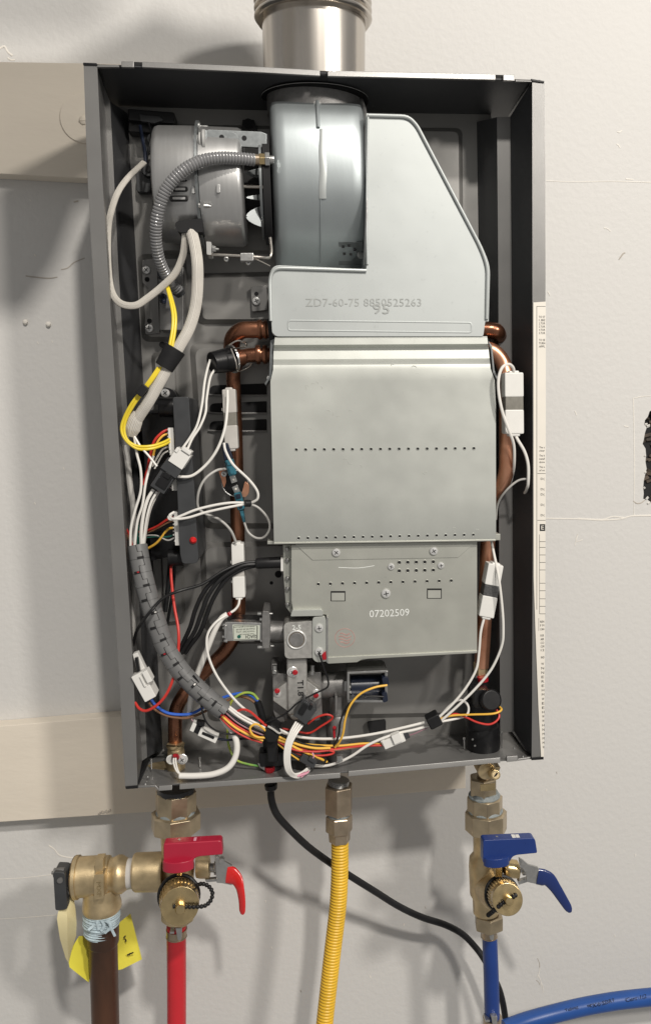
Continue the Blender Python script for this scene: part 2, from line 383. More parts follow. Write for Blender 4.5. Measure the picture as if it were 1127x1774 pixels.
def text(name, body, u, v, d, h, m, parent, w=None, rot=0.0, bold=0.0, lean=0.0):
    """flat lettering facing the room, centred on a photo pixel; h (and w) in pixels"""
    cu = bpy.data.curves.new(name, 'FONT'); cu.body = body; cu.align_x = 'LEFT'; cu.offset = bold
    cu.resolution_u = 2
    o = bpy.data.objects.new(name, cu); COL.objects.link(o)
    dg = bpy.context.evaluated_depsgraph_get(); me = bpy.data.meshes.new_from_object(o.evaluated_get(dg))
    bpy.data.objects.remove(o)
    xs = [q.co.x for q in me.vertices]; ys = [q.co.y for q in me.vertices]
    x0, x1, y0, y1 = min(xs), max(xs), min(ys), max(ys)
    sy = h * S(d) / (y1 - y0); sx = (w * S(d) / (x1 - x0)) if w else sy
    R = Matrix.Rotation(rot, 3, 'Y'); c = P(u, v, d); og = ORG[parent.name]
    for q in me.vertices:
        yy = (q.co.y - (y0 + y1) / 2) * sy
        q.co = c + R @ Vector(((q.co.x - (x0 + x1) / 2) * sx + lean * yy, 0, yy)) - og
    me.materials.clear(); me.materials.append(m)
    o = bpy.data.objects.new(name, me); COL.objects.link(o); o.parent = parent; ORG[o.name] = og
    return o
WN = []
def wire(name, label, pts, dia, m, cat='wire', group=None, parent=None, flat=1.0, n=8, sub=6, **kw):
    if dia < 7: dia *= .89
    b = MB(); q = px(pts); dm = sum(p[2] for p in pts) / len(pts)
    b.tube(q, dia / 2 * S(dm), n, sub, 0, flat, **kw)
    o = b.build(name, M[m], parent)
    if parent is None: tag(o, label, cat, group)
    return o

# ------------------------------------------------------------------ the wall and the boards screwed to it
hole_px = [(1131, 708), (1124, 713), (1121, 722), (1116, 728), (1115, 735), (1119, 741), (1116, 750), (1114, 762), (1112, 769), (1117, 777), (1118, 788),
           (1117, 800), (1119, 812), (1116, 824), (1114, 833), (1113, 845), (1114, 855), (1113, 864), (1121, 866), (1127, 871), (1140, 878), (1160, 872), (1172, 850), (1176, 800), (1170, 750), (1160, 722), (1145, 712)]
hole = [P(u, v, 0) for u, v in hole_px]
def W3(x, z, y=0.0): return Vector((x, y, z))
b = MB()
outer = [W3(-1.3, -1.4), W3(1.3, -1.4), W3(1.3, 1.4), W3(-1.3, 1.4)]
tri = tessellate_polygon([outer, hole])
allv = outer + hole
b.add(allv, [list(t) for t in tri])
wall = b.build('wall', M['wall'], org=Vector((0, 0, -1.4)), smooth=False, kind='structure')
for p in wall.data.polygons: pass
n = len(hole); b = MB()                                             # ragged torn edge and the dark cavity behind it
inn = [h + Vector((random.uniform(-.0012, .0012), 0.004 + random.uniform(0, .004), random.uniform(-.001, .001))) for h in hole]
bk = [h * 1.0 + Vector((0, 0.014, 0)) for h in hole]
b.add(hole + inn + bk, [[i, (i + 1) % n, (i + 1) % n + n, i + n] for i in range(n)] + [[i + n, (i + 1) % n + n, (i + 1) % n + 2 * n, i + 2 * n] for i in range(n)])
b.build('hole_edge', M['plaster'], wall, smooth=False)
b = MB(); c = P(1145, 790, 0)
b.box(c + Vector((0, 0.075, 0)), 0.06, 0.06, 0.075)
cav = b.build('cavity', M['dark'], wall, smooth=False)
b = MB()
for k in range(60):
    u, v = random.uniform(1112, 1150), random.uniform(716, 870)
    R = Matrix.Rotation(random.uniform(-.7, .7), 3, 'Y') @ Matrix.Rotation(random.uniform(-.6, .6), 3, 'X')
    b.box(P(u, v, -0.013 - random.uniform(0, .006)), random.uniform(.002, .006), random.uniform(.001, .003), random.uniform(.0008, .0026), 0, R)
b.build('broken_lath', M['debris'], wall, smooth=False)
b = MB()
for u, v, s in [(1118, 735, 4), (1122, 738, 5), (1120, 863, 5), (1117, 818, 3), (1116, 790, 3), (1123, 872, 5), (1115, 845, 3)]:
    R = Matrix.Rotation(random.uniform(-.9, .9), 3, 'Y') @ Matrix.Rotation(.6, 3, 'X')
    b.box(P(u, v, 0.0003), s * .00034, .0005, s * .00026, 0, R)
b.build('torn_flake', M['plaster'], wall, smooth=False)
# raised paint ridges, drips and cracks
def ridge(pts, w, m='seam', d=0.0002, flat=0.35, name='paint_ridge'):
    b = MB(); q = [P(u, v, d) for u, v in pts]
    b.tube(q, [w * S(0) * random.uniform(.6, 1.2) for _ in q], 6, 3, 0, flat)
    return b.build(name, M[m], wall)
ridge([(940, 898), (1000, 899), (1040, 901), (1075, 899), (1092, 894), (1127, 893)], 1.5)
ridge([(1000, 898), (1042, 900), (1060, 895), (1080, 897)], 1.1)
ridge([(1096, 690), (1097, 740), (1098, 820), (1097, 880), (1097, 893)], .8)
ridge([(1096, 868), (1102, 872), (1110, 871), (1116, 866)], 1.0, 'crackdk')
ridge([(1097, 690), (1110, 687), (1127, 686)], .7)
ridge([(945, 313), (990, 315), (1060, 314), (1127, 316)], .7)
ridge([(1083, 310), (1096, 311)], 1.0)
for a, c in [((1067, 250), (1073, 256)), ((1045, 395), (1057, 401)), ((1068, 228), (1076, 226))]: ridge([a, ((a[0] + c[0]) / 2, a[1] + 1), c], 1.0)
ridge([(1071, 450), (1075, 444), (1079, 439), (1082, 438)], 1.2, 'crackdk')
ridge([(0, 84), (8, 80), (14, 90), (22, 96)], 2.2); ridge([(14, 100), (20, 104), (26, 103)], 1.8)
ridge([(45, 478), (60, 480), (85, 482), (100, 480)], .9, 'crackdk')
ridge([(106, 467), (118, 464), (128, 455), (147, 447)], .9, 'crackdk')
ridge([(128, 350), (136, 348)], 1.6, 'crackdk')
ridge([(85, 1465), (95, 1472), (104, 1482), (125, 1486), (150, 1484)], 1.3)
ridge([(0, 1523), (40, 1521), (92, 1515)], .8); ridge([(0, 1592), (40, 1590), (100, 1585)], .7)
for a, c in [((930, 1660), (934, 1676)), ((934, 1672), (930, 1694)), ((932, 1690), (937, 1712)), ((928, 1698), (934, 1706)), ((936, 1700), (940, 1720))]: ridge([a, ((a[0] + c[0]) / 2 + 1.5, (a[1] + c[1]) / 2), c], random.uniform(.5, .9), random.choice(['crackdk', 'seam']))
ridge([(995, 945), (1000, 925), (997, 938), (1008, 935)], .9); ridge([(948, 505), (952, 512)], .8)
ridge([(995, 712), (998, 720)], 1.0); ridge([(1080, 738), (1088, 740)], 1.0)
for u, v in [(946, 1367), (963, 1337), (1064, 1620), (1100, 1480), (700, 1600), (640, 1690), (520, 1715), (470, 1640), (735, 1570), (545, 1435), (460, 1560)]:
    ridge([(u, v), (u + random.uniform(-2, 3), v + 4)], random.uniform(.6, 1.2), random.choice(['seam', 'crackdk', 'seam']))
b = MB()
for u, v in [(44, 558), (84, 562)]:
    b.rings([(P(u, v, 0), 4.4 * S(0)), (P(u, v, .0022), 3.6 * S(0)), (P(u, v, .003), 1.8 * S(0))], 14, (0, -1, 0))
b.build('painted_screw_plug', M['seam'], wall)
for u, v in [(90, 590), (65, 592), (52, 345), (60, 440), (110, 810), (60, 870)]:
    ridge([(u, v), (u + 2, v + 4)], .9)

b = MB(); b.prism([(-400, 103), (0, 106.5), (147, 109), (560, 118), (560, 330), (152, 309), (0, 301), (-400, 285)], .018, 0.0002)
bd = b.build('mounting_board', M['board'], bevel=.001); tag(bd, 'beige painted board behind the top of the heater, screw cover at its end', 'board')
ORG[bd.name] = bd.location.copy()
b = MB(); b.disc(147, 205, .0192, .0178, 38, 40); b.build('screw_cover', M['board'], bd, bevel=.0003)
b = MB(); b.rings([(P(145, 208, .019), 7 * S(0)), (P(145, 208, .0205), 6.2 * S(0)), (P(145, 208, .0215), 2.5 * S(0))], 16, (0, -1, 0)); b.box(P(145, 208, .0215), .003, .0004, .0005); b.build('screw', M['board'], bd)
b = MB(); b.prism([(-400, 1283), (0, 1258), (205, 1241), (500, 1220), (805, 1200), (806, 1366), (560, 1387), (260, 1407), (0, 1424.5), (-400, 1450)], .018, 0.0002)
bd = b.build('mounting_board', M['board'], bevel=.001); tag(bd, 'beige painted board behind the bottom of the heater, just above the brass nuts', 'board')
ORG[bd.name] = bd.location.copy()
b = MB()
for k in range(9): b.box(P(172 + k * 2.4, 1410 - (k % 3) * 1.6 - k * .4, .0183), .0011, .0003, .0006, 0, Matrix.Rotation(k, 3, 'Y'))
b.build('chipped_paint', M['crackdk'], bd)

# made-up, unseen duct that shades the upper left of the wall; it hangs above the picture
LMP = Vector((0.60, -2.40, 2.15)); k = 0.29 / 2.40
dq = [(-420, 112), (40, 112), (100, 108), (190, 64), (250, 28), (275, 18), (302, 30), (332, 42), (400, 45), (440, 60), (470, 110), (470, 322), (150, 325), (110, 430), (55, 512), (-420, 512)]  # outline traced from the shadow it is meant to cast
b = MB(); b.prism3([P(u, v, 0).lerp(LMP, k) for u, v in dq], Vector((0, -.02, 0)))
du = b.build('shade_blocker', M['blocker'], bevel=.003); tag(du, 'unseen, added duct hanging overhead, above the left of the heater', 'blocker')

# ------------------------------------------------------------------ heater cabinet (open tray, cover removed)
cab = thing('heater_cabinet', 'open dark grey sheet metal cabinet of a wall hung water heater, front cover removed', 'heater cabinet', P(560, 1340, .1))
VS = [110, 300, 480, 700, 900, 1200, 1362]
def lerp(tab, v):
    for (a, x), (c, y) in zip(tab, tab[1:]):
        if v <= c: return x + (y - x) * (v - a) / (c - a)
    return tab[-1][1]
LO = [(110, 145), (300, 151.5), (480, 161.5), (700, 175.5), (900, 189.5), (1200, 208.5), (1364, 217)]
LL = [(110, 168.5), (300, 177), (480, 188), (900, 214.5), (1200, 233.5), (1362, 238.5)]
LSTEP = [(110, 187), (176, 191), (300, 197.5), (480, 206), (900, 233), (1200, 250), (1312, 255), (1362, 258)]
LW = [(110, 219), (197, 222), (300, 227), (480, 238), (900, 262), (1200, 276), (1298, 282), (1362, 284)]
RO = [(139, 942.5), (300, 943.5), (480, 944), (900, 943), (1200, 942), (1316, 940.5)]
RL = [(139, 921), (480, 921.4), (900, 922), (1200, 921), (1316, 920)]
RS1 = [(139, 882), (202, 883), (480, 885.6), (900, 887), (1200, 889), (1316, 890)]
RS2 = [(139, 859), (202, 860), (480, 862.5), (900, 863.5), (1316, 866)]
RW = [(139, 824), (209, 825), (480, 829), (900, 833), (1316, 838)]
def strip(b, tabA, dA, tabB, dB, vA, vB, n=12):
    """sheet between two edges; vA, vB = (top, bottom) pixel rows of each edge"""
    pa, pb = [], []
    for k in range(n + 1):
        t = k / n
        va = vA[0] + (vA[1] - vA[0]) * t; vb = vB[0] + (vB[1] - vB[0]) * t
        pa.append(P(lerp(tabA, va), va, dA)); pb.append(P(lerp(tabB, vb), vb, dB))
    b.add(pa + pb, [[i, i + 1, n + 2 + i, n + 1 + i] for i in range(n)])
TH = .0009
b = MB()                                                            # left side sheet: outer wall, front flange, inner wall
strip(b, LO, RIM, LL, RIM, (111, 1364), (114, 1361))                # flange
strip(b, LL, RIM, LL, RIM - .006, (114, 1361), (114, 1361))
o_ = [P(lerp(LO, v), v, RIM) for v in (111, 300, 480, 700, 900, 1200, 1364)]
ob = [p + Vector((.0, RIM - .05, 0)) for p in o_]
b.add(o_ + ob, [[i, i + 1, 8 + i, 7 + i] for i in range(6)])
side = b.build('side_panel', M['grey'], cab, ang=25)
b = MB()
l2 = [(v, u - 9) for v, u in LSTEP]
strip(b, l2, STEP, LSTEP, STEP, (150, 1318), (176, 1312))           # step seen beside the flange
strip(b, LL, RIM - .006, l2, STEP, (114, 1361), (150, 1318))
b.build('side_step', M['grey'], cab, ang=20)
b = MB(); strip(b, LSTEP, STEP, LW, BACK, (176, 1312), (197, 1298)); b.build('inner_side_wall', M['greyshade'], cab)
b = MB()
strip(b, RL, RIM, RO, RIM, (141, 1313), (140, 1316))
strip(b, RL, RIM, RL, RIM - .006, (141, 1313), (141, 1313))
o_ = [P(lerp(RO, v), v, RIM) for v in (140, 300, 480, 700, 900, 1200, 1316)]
ob = [p + Vector((0, RIM - .05, 0)) for p in o_]
b.add(o_ + ob, [[i, i + 1, 8 + i, 7 + i] for i in range(6)])
b.build('side_panel', M['grey'], cab, ang=25)
b = MB(); strip(b, RL, RIM - .006, RS1, STEP, (141, 1313), (202, 1267)); b.build('inner_side_wall', M['greyshade'], cab)
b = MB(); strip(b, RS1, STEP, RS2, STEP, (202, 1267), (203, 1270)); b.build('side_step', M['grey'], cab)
b = MB(); strip(b, RS2, STEP, RW, BACK, (203, 1270), (211, 1263)); b.build('inner_side_wall', M['greyshade'], cab)
# folded front lip segments, top
def lipseg(pts, name='front_lip', dep=.003, tilt=.0005, ctr=None):
    b = MB(); n = len(pts); vm = (min(p[1] for p in pts) + max(p[1] for p in pts)) / 2
    b.prism3([P(u, v, RIM + (tilt if v > (ctr(u) if ctr else vm) else -tilt)) for u, v in pts], Vector((0, dep, 0))); return b.build(name, M['grey'], cab, bevel=.0005, seg=2)
TVK = [(150, 104.5), (246, 106.3), (440, 114.8), (553, 121.3), (569, 121.8), (660, 123.9), (858, 128.2), (940, 131)]
tv = lambda u: lerp(TVK, u)
for u0, u1, h in [(210, 232, 10.5), (246, 554, 10), (567, 858, 10), (871, 891, 10.5)]:
    lipseg([(u0 + (u1 - u0) * k / 6, tv(u0 + (u1 - u0) * k / 6)) for k in range(7)] + [(u1 - (u1 - u0) * k / 6, tv(u1 - (u1 - u0) * k / 6) + h) for k in range(7)], ctr=lambda u: tv(u) + 5)
lipseg([(166, 112), (206, 111.5), (206, 116), (166, 116)], 'top_edge'); lipseg([(892, 136.5), (924, 138), (924, 141.5), (892, 140.5)], 'top_edge')
for q in ([(144, 108), (168, 109), (169, 113), (144, 112.5)], [(919, 136), (942, 140), (942, 143.5), (921, 141)], [(217, 1363), (239, 1361), (239, 1366), (218, 1367.5)], [(918, 1313), (941, 1311), (941, 1316), (920, 1317.5)]):
    b = MB(); b.prism(q, RIM + .001, .06); b.build('corner_cap', M['black'], cab, bevel=.0004)
for u in (239, 560, 864):
    b = MB(); b.prism([(u - 8, tv(u) + 1), (u + 8, tv(u) + 1.5), (u + 8, tv(u) + 9), (u - 8, tv(u) + 8.5)], RIM - .0035, RIM - .02); b.build('lip_notch', M['dark'], cab)
# bottom lip segments
bv = lambda u: 1370.5 - .0712 * (u - 275) if u < 600 else 1345.5 - .0905 * (u - 602)
for u0, u1, h in [(275, 298, 9), (311, 589, 9.5), (603, 866, 9.5), (877, 896, 10)]:
    lipseg([(u0, bv(u0) - h), (u1, bv(u1) - h), (u1, bv(u1)), (u0, bv(u0))], tilt=.0008, ctr=lambda u: bv(u) - 4)
lipseg([(237, 1361.5), (270, 1360.5), (276, 1368), (275, 1371), (268, 1364), (237, 1365.5)], 'bottom_edge')
lipseg([(896, 1314.5), (920, 1311.5), (920, 1315), (896, 1318.5)], 'bottom_edge')
# top and bottom sheets
def sheet(name, m, front, back, th):
    b = MB(); n = len(front); a = [P(*q) for q in front]; c = [P(*q) for q in back]
    b.add(a + c, [[i, i + 1, n + i + 1, n + i] for i in range(n - 1)])
    up = [x + Vector((0, 0, th)) for x in a + c]
    b.add(up, [[i, i + 1, n + i + 1, n + i] for i in range(n - 1)])
    b.add([a[0], a[-1], up[n - 1], up[0]], [[0, 1, 2, 3]])
    return b.build(name, m, cab, ang=20)
sheet('top_panel', M['greyshade'], [(150, 113, RIM - .003), (400, 119.5, RIM - .003), (566, 127.5, RIM - .003), (935, 140.5, RIM - .003)], [(190, 193, BACK - .012), (400, 200.5, BACK - .012), (566, 204, BACK - .012), (905, 209, BACK - .012)], .0009)
sheet('bottom_panel', M['grey'], [(219, 1363.5, RIM - .003), (310, 1358.5, RIM - .003), (602, 1337, RIM - .003), (938, 1312, RIM - .003)], [(262, 1301, BACK - .008), (451, 1284, BACK - .008), (640, 1273, BACK - .008), (895, 1261, BACK - .008)], -.0009)
# pressed back sheet
b = MB(); b.prism([(205, 185), (850, 198), (855, 1275), (262, 1310)], BACK, BACK - .0012); bkp = b.build('back_panel', M['greyback'], cab)
def press(poly, h, r, slope=.006, name='pressed_field'):
    """raised (h>0) field with sloping shoulders, standing on the back sheet"""
    p = rnd(poly, r, 5); cu = sum(q[0] for q in p) / len(p); cv = sum(q[1] for q in p) / len(p); n = len(p)
    h = h * 1.35; k = abs(h) * .85 / S(BACK)
    q = []
    for u, v in p:
        w = Vector((u - cu, v - cv)); hx = max(abs(x[0] - cu) for x in p); hy = max(abs(x[1] - cv) for x in p)
        q.append((cu + w.x * (1 - k / hx), cv + w.y * (1 - k / hy)))
    b = MB(); b.add([P(u, v, BACK + .0002) for u, v in p] + [P(u, v, BACK + h) for u, v in q], [[i, (i + 1) % n, (i + 1) % n + n, i + n] for i in range(n)] + [list(range(n, 2 * n))])
    return b.build(name, M['greyback'], bkp, ang=25)
press([(238, 440), (322, 440), (330, 592), (246, 592)], .004, 14)
press([(262, 215), (800, 222), (802, 440), (266, 440)], .003, 12)
press([(338, 474), (800, 462), (802, 560), (342, 562)], .0045, 10)
press([(328, 594), (815, 584), (818, 915), (350, 916)], .0045, 18)
press([(346, 940), (820, 930), (820, 1090), (352, 1094)], .0045, 16)
press([(352, 1110), (822, 1100), (826, 1240), (360, 1250)], .0035, 16)
press([(262, 610), (304, 610), (322, 1080), (284, 1085)], .003, 12)
press([(244, 275), (282, 275), (284, 335), (250, 335)], .004, 12)
for v in (676, 707, 738):                                           # louvres behind the wires
    b = MB(); b.prism(rnd([(364, v - 8), (462, v - 12), (462, v + 9), (362, v + 8)], [9, 2, 2, 9]), BACK + .0072, BACK + .005)
    b.build('louvre_slot', M['dark'], cab)
    b = MB(); b.tube(px([(360, v + 8, BACK + .0072), (390, v + 9.5, BACK + .0085), (462, v + 9, BACK + .0085)]), .0011, 6); b.build('louvre_lip', M['grey'], cab)
for u, v, r in [(281, 597, 5), (430, 214, 8), (482, 995, 6), (470, 1010, 3)]:
    b = MB(); b.disc(u, v, BACK + .0068, BACK + .002, r, 16); b.build('punched_hole', M['dark'], cab)
b = MB(); b.prism(rnd([(420, 207), (440, 207), (446, 225), (418, 225)], 2), BACK + .006, BACK); b.build('cable_clip', M['black'], cab, bevel=.0006)
# bracket strip at left with two screws
b = MB(); b.prism(rnd([(246, 450), (272, 452), (277, 577), (252, 580), (250, 558), (260, 548), (257, 500), (247, 490)], 3), BACK + .008, BACK + .004); b.build('bracket', M['grey'], cab, bevel=.0004)
screw(cab, 254, 468, BACK + .0082, 7, 'pan', .3); screw(cab, 259, 569, BACK + .0082, 7, 'pan', 1.0)
for u, v in [(255, 484), (259, 556)]:
    b = MB(); b.disc(u, v, BACK + .0083, BACK + .005, 4, 14); b.build('punched_hole', M['dark'], cab)
b = MB(); b.prism(rnd([(434, 497), (462, 494), (464, 537), (436, 540)], 3), BACK + .012, BACK + .004); b.build('bracket', M['grey'], cab, bevel=.0005)
screw(cab, 444, 522, BACK + .0122, 7, 'pan', .7)
b = MB(); b.disc(444, 509, BACK + .0122, BACK + .011, 3.5, 12); b.build('punched_hole', M['dark'], cab)
# threaded studs and small rivets on the bottom sheet
def stud(u, v0, v1, d, w=2.6):
    b = MB(); b.tube(px([(u, v0, d), (u + .6, v1, d)]), w / 2 * S(d), 8, smooth=False); b.stack([(u, v0, w * .9), (u, v0 + 3, w * .9)], d, 6); b.build('stud', M['zinc'], cab)
for u, v0, v1, d in [(262, 1314, 1332, .112), (346, 1312, 1329, .108), (803, 1278, 1297, .118), (868, 1268, 1296, .112)]: stud(u, v0, v1, d)
for u, v, d in [(256, 1346, .128), (252, 1359, .137), (890, 1297, .124), (905, 1311, .136), (283, 1300, .072)]:
    b = MB(); b.rings([(P(u, v, d), 2.6 * S(d)), (P(u, v, d) + Vector((0, 0, .0012)), 1.8 * S(d))], 10, (0, 0, 1)); b.build('rivet', M['zinc'], cab)
b = MB(); b.stack([(466, 1312, 1.6), (466, 1330, 1.6)], .125, 8); b.build('stud', M['brassb'], cab)
b = MB(); b.rings([(P(467, 1328, .126), .0042), (P(467, 1334, .126), .0045), (P(467, 1339, .126), .003)], 9, (0, 0, 1)); b.build('ground_nut', M['redpaint'], cab)
b = MB(); b.prism(rnd([(636, 1252), (668, 1248), (668, 1268), (640, 1272)], 3), BACK + .007, BACK + .003); b.build('punched_hole', M['dark'], cab)
# printed instruction label wrapped over the right flange
lab_px = [(923, 524), (944.6, 522.5), (944.6, 700), (944.2, 900), (942.6, 1200), (941.2, 1313), (936.5, 1313), (932, 1230), (926.5, 1090), (923.5, 1000)]
b = MB(); b.prism(lab_px, RIM + .0007, RIM + .0002)
lb = b.build('instruction_label', M['paper'], org=P(935, 1313, RIM)); tag(lb, 'long white printed instruction label on the right front edge of the cabinet', 'label')
LD = RIM + .00085
def ltext(s, u, v, h, w): text('lettering', s, u + w / 2, v, LD, h, M['ink'], lb, w)
for k, s in enumerate(['TO ST', '1.BE', '2.TUR', '3.TUR', '4.TUR', '5.TUR']): ltext(s, 932.5, 549 + 5.6 * k, 3.6, 11)
for k, s in enumerate(['TO SE', 'TURN', 'APPL']): ltext(s, 932.5, 589 + 5.6 * k, 3.6, 11)
for k, s in enumerate(['The u', 'clear', 'The b', 'install', 'above', 'This e', 'of no']): ltext(s, 933, 775 + 5.6 * k + (3 if k > 1 else 0) + (3 if k > 4 else 0), 3.4, 10)
for v in (830, 848, 857, 875, 893): ltext('D(', 935.5, v, 5, 7)
for k, s in enumerate(['REN', 'F M', 'CAN']): ltext(s, 934.5, 1077 + 6.5 * k, 4, 7.5)
for k, s in enumerate(['FOR', 'AIR', 'CO', 'COM', '12', '', 'IND']): 
    if s: ltext(s, 935 + k * .15, 1101 + 6.3 * k, 4.2, 6.5)
for k in range(20): ltext(random.choice(['M', 'N', 'W', 'H', 'R', 'E']), 936.4 + k * .14, 1150 + 7.6 * k, 4.6, max(2.5, 5.2 - .09 * k))
b = MB(); b.prism(rect(934, 908, 943.5, 920), LD - .0001, RIM + .0006); b.build('print_block', M['ink'], lb, smooth=False)
text('lettering', 'E', 939, 914, LD + .0001, 7, M['paper'], lb, 5)
b = MB()
for v in (938, 948, 961, 974, 987, 1010, 1023, 1037, 1050, 1063, 820, 901): b.prism(rect(930 if v in (820, 901) else 933.5, v, 944, v + .8), LD - .0001, RIM + .0006)
b.prism(rect(928.5, 531, 929.3, 1056), LD - .0001, RIM + .0006); b.prism(rect(928.5, 530.4, 944, 531.2), LD - .0001, RIM + .0006); b.prism(rect(933.3, 926, 934, 1063), LD - .0001, RIM + .0006); b.prism(rect(932, 1071, 932.6, 1093), LD - .0001, RIM + .0006)
b.build('printed_line', M['ink'], lb, smooth=False)

# ------------------------------------------------------------------ flue, fan, hood, exchanger, burner
fl = thing('flue_pipe', 'short stainless steel flue pipe with ribbed joint rising from the cabinet top', 'flue pipe', P(545, 130, .1))
b = MB(); b.stack([(545, 158, 82), (543.5, 40, 83.5)], .094, 64, ell=(.8, 1)); b.build('pipe', M['steel'], fl)
b = MB(); rows = []
for k in range(60):
    v = 41 - k * 1.6; rows.append((543 - k * .05, v, 86.5 + 9 * abs(math.sin((k - 1) * math.pi / 8.5)) ** .8))
b.stack(rows, .094, 64, ell=(.84, 1)); b.build('ribbed_joint', M['steel'], fl, ang=60)

fan = thing('fan_housing', 'rounded zinc fan scroll below the flue with a central welded seam', 'fan housing', P(550, 460, .1))
prof = [(.075, .066), (.077, .095), (.079, .108), (.083, .1145), (.093, .1185), (.115, .1225), (.15, .1275), (.20, .1315), (.28, .1355), (.38, .1375), (.48, .138), (.58, .1365), (.66, .1325), (.74, .1255), (.82, .116), (.89, .104), (.95, .09), (1.0, .074), (1.01, .066)]
z0, z1 = P(550, 150, .115).z, P(550, 475, .115).z
def scroll_pt(x, t, d): return Vector((x, -d, z0 + (z1 - z0) * t))
xl, xr = P(470, 300, .13).x, P(634, 300, .13).x
b = MB(); cols = [(xl, .012), (xl + .0006, .006), (xl + .0022, .0025), (xl + .0055, .0006), (xl + .012, 0), (xr - .012, 0), (xr - .0055, .0006), (xr - .0022, .0025), (xr - .0006, .006), (xr, .012)]
pr = []
for i in range(len(prof) - 1):
    for k in range(4):
        t = k / 4; p0 = prof[max(i - 1, 0)]; p1 = prof[i]; p2 = prof[i + 1]; p3 = prof[min(i + 2, len(prof) - 1)]
        f = lambda a: .5 * (2 * p1[a] + (p2[a] - p0[a]) * t + (2 * p0[a] - 5 * p1[a] + 4 * p2[a] - p3[a]) * t * t + (3 * p1[a] - p0[a] - 3 * p2[a] + p3[a]) * t ** 3)
        pr.append((f(0), f(1)))
pr.append(prof[-1])
def front(t):
    for (a, x), (c, y) in zip(pr, pr[1:]):
        if a <= t <= c: return x + (y - x) * (t - a) / (c - a)
    return pr[0][1]
n = len(pr); vs = []
for x, ins in cols: vs += [scroll_pt(x, t, d - ins) for t, d in pr]
b.add(vs, [[i * n + k, i * n + k + 1, (i + 1) * n + k + 1, (i + 1) * n + k] for i in range(len(cols) - 1) for k in range(n - 1)])
b.add([scroll_pt(xl, t, d - .012) for t, d in pr], [list(range(n))]); b.add([scroll_pt(xr, t, d - .012) for t, d in pr], [list(range(n))])
b.build('scroll', M['scroll'], fan, ang=50)
def on_scroll(u, v, lift=0.0):                                      # point of the scroll skin under a pixel
    d = .137
    for _ in range(8):
        p = P(u, v, d); t = (p.z - z0) / (z1 - z0); d = .6 * d + .4 * (front(max(.08, min(1.01, t))) + lift)
    return P(u, v, d)
b = MB(); b.tube([on_scroll(549 + (v - 160) * .03, v, .0005) for v in range(172, 228, 7)], 3.0 * S(.13), 10, 3); b.build('seam_bead', M['scroll'], fan)
b = MB(); b.tube([on_scroll(555, v, 0.0) for v in range(345, 462, 10)], 1.6 * S(.13), 8, 2); b.build('seam_bead', M['scroll'], fan)
b = MB(); b.tube([on_scroll(559 + math.sin(v * .09) * .7, v, .0002) for v in range(224, 352, 8)], 6.2 * S(.13), 10, 2, 0, .28); b.build('weld_strip', M['hood'], fan)
VD = 150
while P(545.5, VD, .092).z > P(566, 129, .137).z - .001: VD += .5
b = MB(); b.stack([(545.5, VD, 86.5), (545.5, VD + 2, 87.5), (545.5, VD + 4.5, 86.5)], .092, 56, ell=(.74, 1)); b.build('gasket_disc', M['gasket'], fan, ang=30)
b = MB(); b.rings([(P(545.5, VD + 1.4, .092), 87.6 * S(.092)), (P(545.5, VD + 2.4, .092), 87.6 * S(.092))], 56, (0, 0, 1), 0, 0, False, (.74, 1)); b.build('gasket_rim', M['greyins'], fan)
b = MB(); b.stack([(545, VD + 4, 78), (545, 205, 77)], .092, 56, ell=(.70, 1)); b.build('outlet_collar', M['castdk'], fan, ang=30)  # scroll metal toned dark; shade under the top is put into the colour
b = MB(); q = [on_scroll(u, v, .0006) for u, v in [(586, 419), (628, 419), (628, 459), (586, 459)]]; b.prism3(q, Vector((0, .002, 0))); b.build('bracket_plate', M['zincdk'], fan, bevel=.0004)
b = MB()
for u, v in [(594, 428), (604, 426), (614, 433), (596, 440), (607, 441)]: b.box(on_scroll(u, v, .0012), .0011, .0004, .0008)
b.build('punched_hole', M['dark'], fan)
b = MB(); b.rings([(on_scroll(624, 442, .0), .0032), (on_scroll(624, 442, .003), .0032), (on_scroll(624, 442, .004), .0015)], 14, (.5, -1, 0)); b.build('bolt', M['zinc'], fan)
b = MB(); b.tube(px([(629, 180, .118), (633, 240, .134), (635, 330, .139), (633, 420, .138), (631, 458, .128)]), 1.8 * S(.13), 8); b.tube(px([(625, 172, .112), (631, 190, .122), (634, 215, .13)]), 3.0 * S(.13), 8, flat=.4); b.build('side_flange', M['zinc'], fan)

hd = thing('flue_hood', 'smooth pale grey flue collector plate with slanted side, stamped ZD7-60-75', 'collector hood', P(655, 582, .11))
hp = [(634, 196), (708, 198), (722, 214), (836, 428), (848.5, 462), (846, 557), (840, 557), (836.5, 583), (478, 583), (471, 576), (464, 478), (474, 459), (634, 466)]
b = MB(); b.prism(rnd(hp, [2, 14, 10, 20, 14, 1, 1, 4, 5, 3, 14, 10, 2]), .1385, .085); hpl = b.build('plate', M['hood'], hd, bevel=.0012)
b = MB(); b.tube(px([(u, v, .1392) for u, v in [(636, 458), (634.5, 380), (635.5, 280), (637, 201)]] ), 2.0 * S(.139), 8)
rim = rnd([(637, 200), (707, 202), (722, 218), (833, 430), (844, 463), (842.5, 553)], [0, 14, 8, 24, 14, 0], 6)
b.tube(px([(u, v, .1394) for u, v in rim]), 3.0 * S(.139), 10, smooth=False)
rim2 = rnd([(469, 556), (467, 480), (476, 464), (634, 469)], [0, 16, 14, 0], 6)
b.tube(px([(u, v, .1394) for u, v in rim2]), 3.0 * S(.139), 10, smooth=False)
b.build('rolled_rim', M['hood'], hd)
